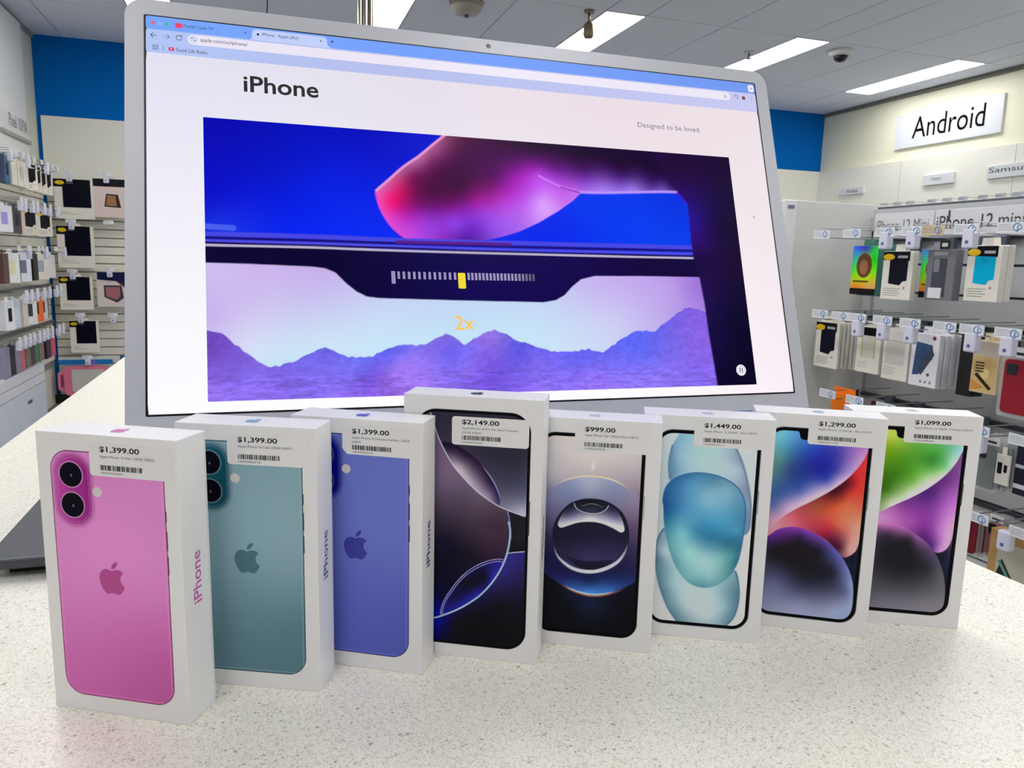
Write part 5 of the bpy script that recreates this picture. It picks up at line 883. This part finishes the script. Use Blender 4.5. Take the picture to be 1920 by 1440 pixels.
# ------------------------------------------------------------------ left wall: rows of cases
XL = X0 + .024
r = empty('wall_sign', (X0 + .03, 6.17, 1.975)); tag(r, 'narrow white sign with grey lettering high on the left wall', 'sign', 'white name signs on the walls')
box('board', (.001, .006, -.38, .265, 0, .125), mat((222, 223, 222), .4), r); box('ledge', (.001, .016, -.38, .27, -.024, .0), mat((160, 162, 160), .4), r)
text('lettering', 'Pixel 10/9A', -.20, .04, .42, .085, mat((120, 122, 126), .5, var=0), r, ((.0064, 0, 0), (0, 1, 0), (0, 0, 1), (1, 0, 0)), 0, .0006)
def lrail(z): struct(box('trim_%d' % (3 + lrail.n), (XL, XL + .02, 3.0, 6.72, z - .008, z + .008), mat((96, 98, 102), .4, .5)), 'dark hook rail on the left wall'); lrail.n += 1
lrail.n = 0
for z in (1.50, 1.19, .945, .665): lrail(z)
LD = (1, 0)
rowsL = [(1.745, 1.585, 'top row'), (1.47, 1.30, 'second row'), (1.195, 1.015, 'third row'), (.94, .745, 'fourth row'), (.675, .48, 'bottom row')]
# (row, y, body, style, case, label bits, w, h, stack depth, yaw twist)
W_ = (234, 228, 214)
LI = [
 (0, 5.13, (16, 36, 92), 'plain', None, 'navy blue case box at the left photo edge, top row', .10, .155, .05, 0),
 (0, 5.24, (46, 110, 138), 'side', (24, 20, 60), 'teal and purple case box, top row of left wall', .10, .155, .04, 0),
 (0, 5.36, W_, 'side', (228, 222, 212), 'first cream case box after the teal one, top row', .10, .155, .05, 0),
 (0, 5.48, W_, 'side', (222, 205, 205), 'second cream case box after the teal one, top row', .10, .155, .05, 0),
 (0, 5.60, W_, 'side', (230, 214, 208), 'third cream case box after the teal one, top row', .10, .155, .05, 0),
 (0, 5.73, W_, 'otter', (26, 26, 34), 'black case with yellow badge, top row of left wall', .11, .16, .03, -.6),
 (0, 5.87, W_, 'otter', (20, 20, 26), 'black case box second after the badge one, top row', .10, .16, .03, -.45),
 (0, 6.00, W_, 'otter', (20, 20, 26), 'black case box third after the badge one, top row', .10, .16, .03, -.45),
 (0, 6.14, W_, 'otter', (20, 20, 26), 'black case box in the top row, nearest the corner', .10, .16, .03, -.45),
 (1, 5.10, (238, 236, 244), 'side', (176, 164, 236), 'lilac and white case box at left photo edge, second row', .11, .15, .05, -.5),
 (1, 5.24, (214, 196, 190), 'plain', None, 'pinkish slim box between lilac and grey boxes', .08, .15, .02, -.2),
 (1, 5.34, (72, 70, 78), 'side', (54, 50, 58), 'dark grey case box, second row of left wall', .10, .15, .05, -.2),
 (1, 5.47, (232, 206, 198), 'plain', None, 'pale pink slim box after the dark grey box', .08, .15, .03, -.2),
 (1, 5.62, W_, 'otter', (34, 36, 44), 'black case with yellow badge in the second row middle', .11, .165, .04, -.75),
 (1, 5.78, W_, 'side', (60, 44, 40), 'cream slim box between the two badge boxes', .09, .16, .03, -.1),
 (1, 5.97, W_, 'otter', (26, 28, 36), 'black case with yellow badge near the corner, second row', .11, .165, .04, -.75),
 (2, 5.06, (92, 62, 56), 'plain', None, 'brown case box at the left photo edge, third row', .10, .17, .05, 0),
 (2, 5.17, (238, 238, 240), 'side', (230, 226, 190), 'white case box next to the brown one, third row', .11, .175, .05, -.5),
 (2, 5.30, (24, 26, 32), 'plain', None, 'black slim box left of the angled white box, third row', .10, .17, .04, 0),
 (2, 5.41, (232, 236, 246), 'side', (120, 130, 150), 'white box hanging at an angle, third row', .11, .175, .04, -.6),
 (2, 5.52, (190, 212, 234), 'plain', None, 'pale blue box beside the angled white box', .09, .165, .03, -.2),
 (2, 5.64, (20, 20, 24), 'plain', None, 'black box in the middle of the third row', .11, .17, .06, 0),
 (2, 5.80, W_, 'side', (170, 178, 190), 'cream case box with grey window, third row', .12, .17, .04, -.6),
 (2, 5.95, (18, 18, 24), 'plain', None, 'black slim box after the cream window box, third row', .09, .17, .03, 0),
 (2, 6.10, (228, 226, 226), 'plain', None, 'white box at the corner end of the third row', .09, .16, .03, -.3),
 (3, 5.06, (236, 238, 244), 'side', (24, 24, 30), 'white box with black slot at left edge, fourth row', .10, .17, .05, -.2),
 (3, 5.19, (206, 218, 232), 'side', (220, 228, 238), 'pale blue box, fourth row of left wall', .10, .17, .04, -.2),
 (3, 5.33, (226, 218, 208), 'plain', None, 'beige box left of the white slotted box, fourth row', .10, .17, .07, 0),
 (3, 5.45, (238, 238, 240), 'side', (70, 74, 84), 'white box with dark slot left of the orange box', .11, .175, .05, -.6),
 (3, 5.66, (252, 120, 52), 'side', (60, 30, 20), 'bright orange case box on the left wall', .10, .165, .012, -.85),
 (3, 5.80, (214, 212, 210), 'side', (60, 62, 66), 'grey white slotted box right of the orange box', .09, .16, .03, -.4),
 (3, 5.94, (120, 116, 110), 'plain', None, 'thin grey blister after the orange box', .05, .15, .012, -.2),
 (4, 4.98, (150, 146, 172), 'plain', None, 'lilac grey case at the left photo edge, bottom row', .10, .17, .03, 0),
 (4, 5.08, (24, 30, 52), 'plain', None, 'navy case in the bottom row, left end', .10, .17, .03, 0),
 (4, 5.18, (142, 140, 158), 'plain', None, 'grey mauve case after the navy one, bottom row', .10, .17, .03, 0),
 (4, 5.28, (206, 104, 128), 'plain', None, 'rose pink case in the bottom row, left part', .10, .17, .025, 0),
 (4, 5.39, (120, 112, 100), 'plain', None, 'taupe case in the bottom row', .10, .16, .03, 0),
 (4, 5.49, (74, 58, 54), 'plain', None, 'dark brown case in the bottom row', .10, .16, .03, 0),
 (4, 5.60, (66, 128, 96), 'plain', None, 'green case in the bottom row of the left wall', .10, .15, .02, 0),
 (4, 5.70, (142, 118, 104), 'plain', None, 'tan case between green and dark purple ones', .10, .15, .03, 0),
 (4, 5.83, (58, 38, 66), 'plain', None, 'dark purple case in the bottom row, near the corner', .11, .155, .05, 0),
 (4, 5.99, (212, 78, 104), 'plain', None, 'raspberry pink case ending the bottom row', .11, .165, .03, 0)]
for k, (row, y, body, style, case, lab, w_, h_, d_, tw) in enumerate(LI):
    zt, zb, rn = rowsL[row]
    hook((XL + (.0 if row == 0 else .02), y, zt), LD, .20 + d_ / 2 + (.02 if tw else 0), 'hook over the ' + lab.split(',')[0], 'hooks on the left wall', tagw=.055, logo=False, clamp=False, lock=(row in (1, 3, 4) or k % 3 == 0), s=.9)
    pack((XL + .155 + d_ / 2, y, zb + (.16 - h_) * .3), PI / 2 + tw, w_, h_, d_, lab, group=None, style=style, body=body, case=case or (30, 30, 34), name='hanging_case_box')
# drawers under the left wall
r = empty('drawer_unit', (-1.49, 4.5, 0)); tag(r, 'white drawer unit under the left wall cases', 'drawer unit')
box('body', (-.095, .075, -1.2, 1.22, .0, .475), mat((214, 216, 222), .4), r, .003)
for z0, z1 in ((.408, .470), (.348, .403)): box('drawer', (.075, .09, -1.195, 1.215, z0, z1), mat((224, 226, 232), .35), r, .002)
for y0, y1 in ((-1.195, -.4), (-.395, .405), (.41, 1.215)):
    d = box('door', (.075, .09, y0, y1, .03, .343), mat((214, 220, 232), .35), r, .002)
    box('lock', (.09, .094, y1 - .42, y1 - .34, .262, .280), mat((120, 122, 128), .3, .6), d)
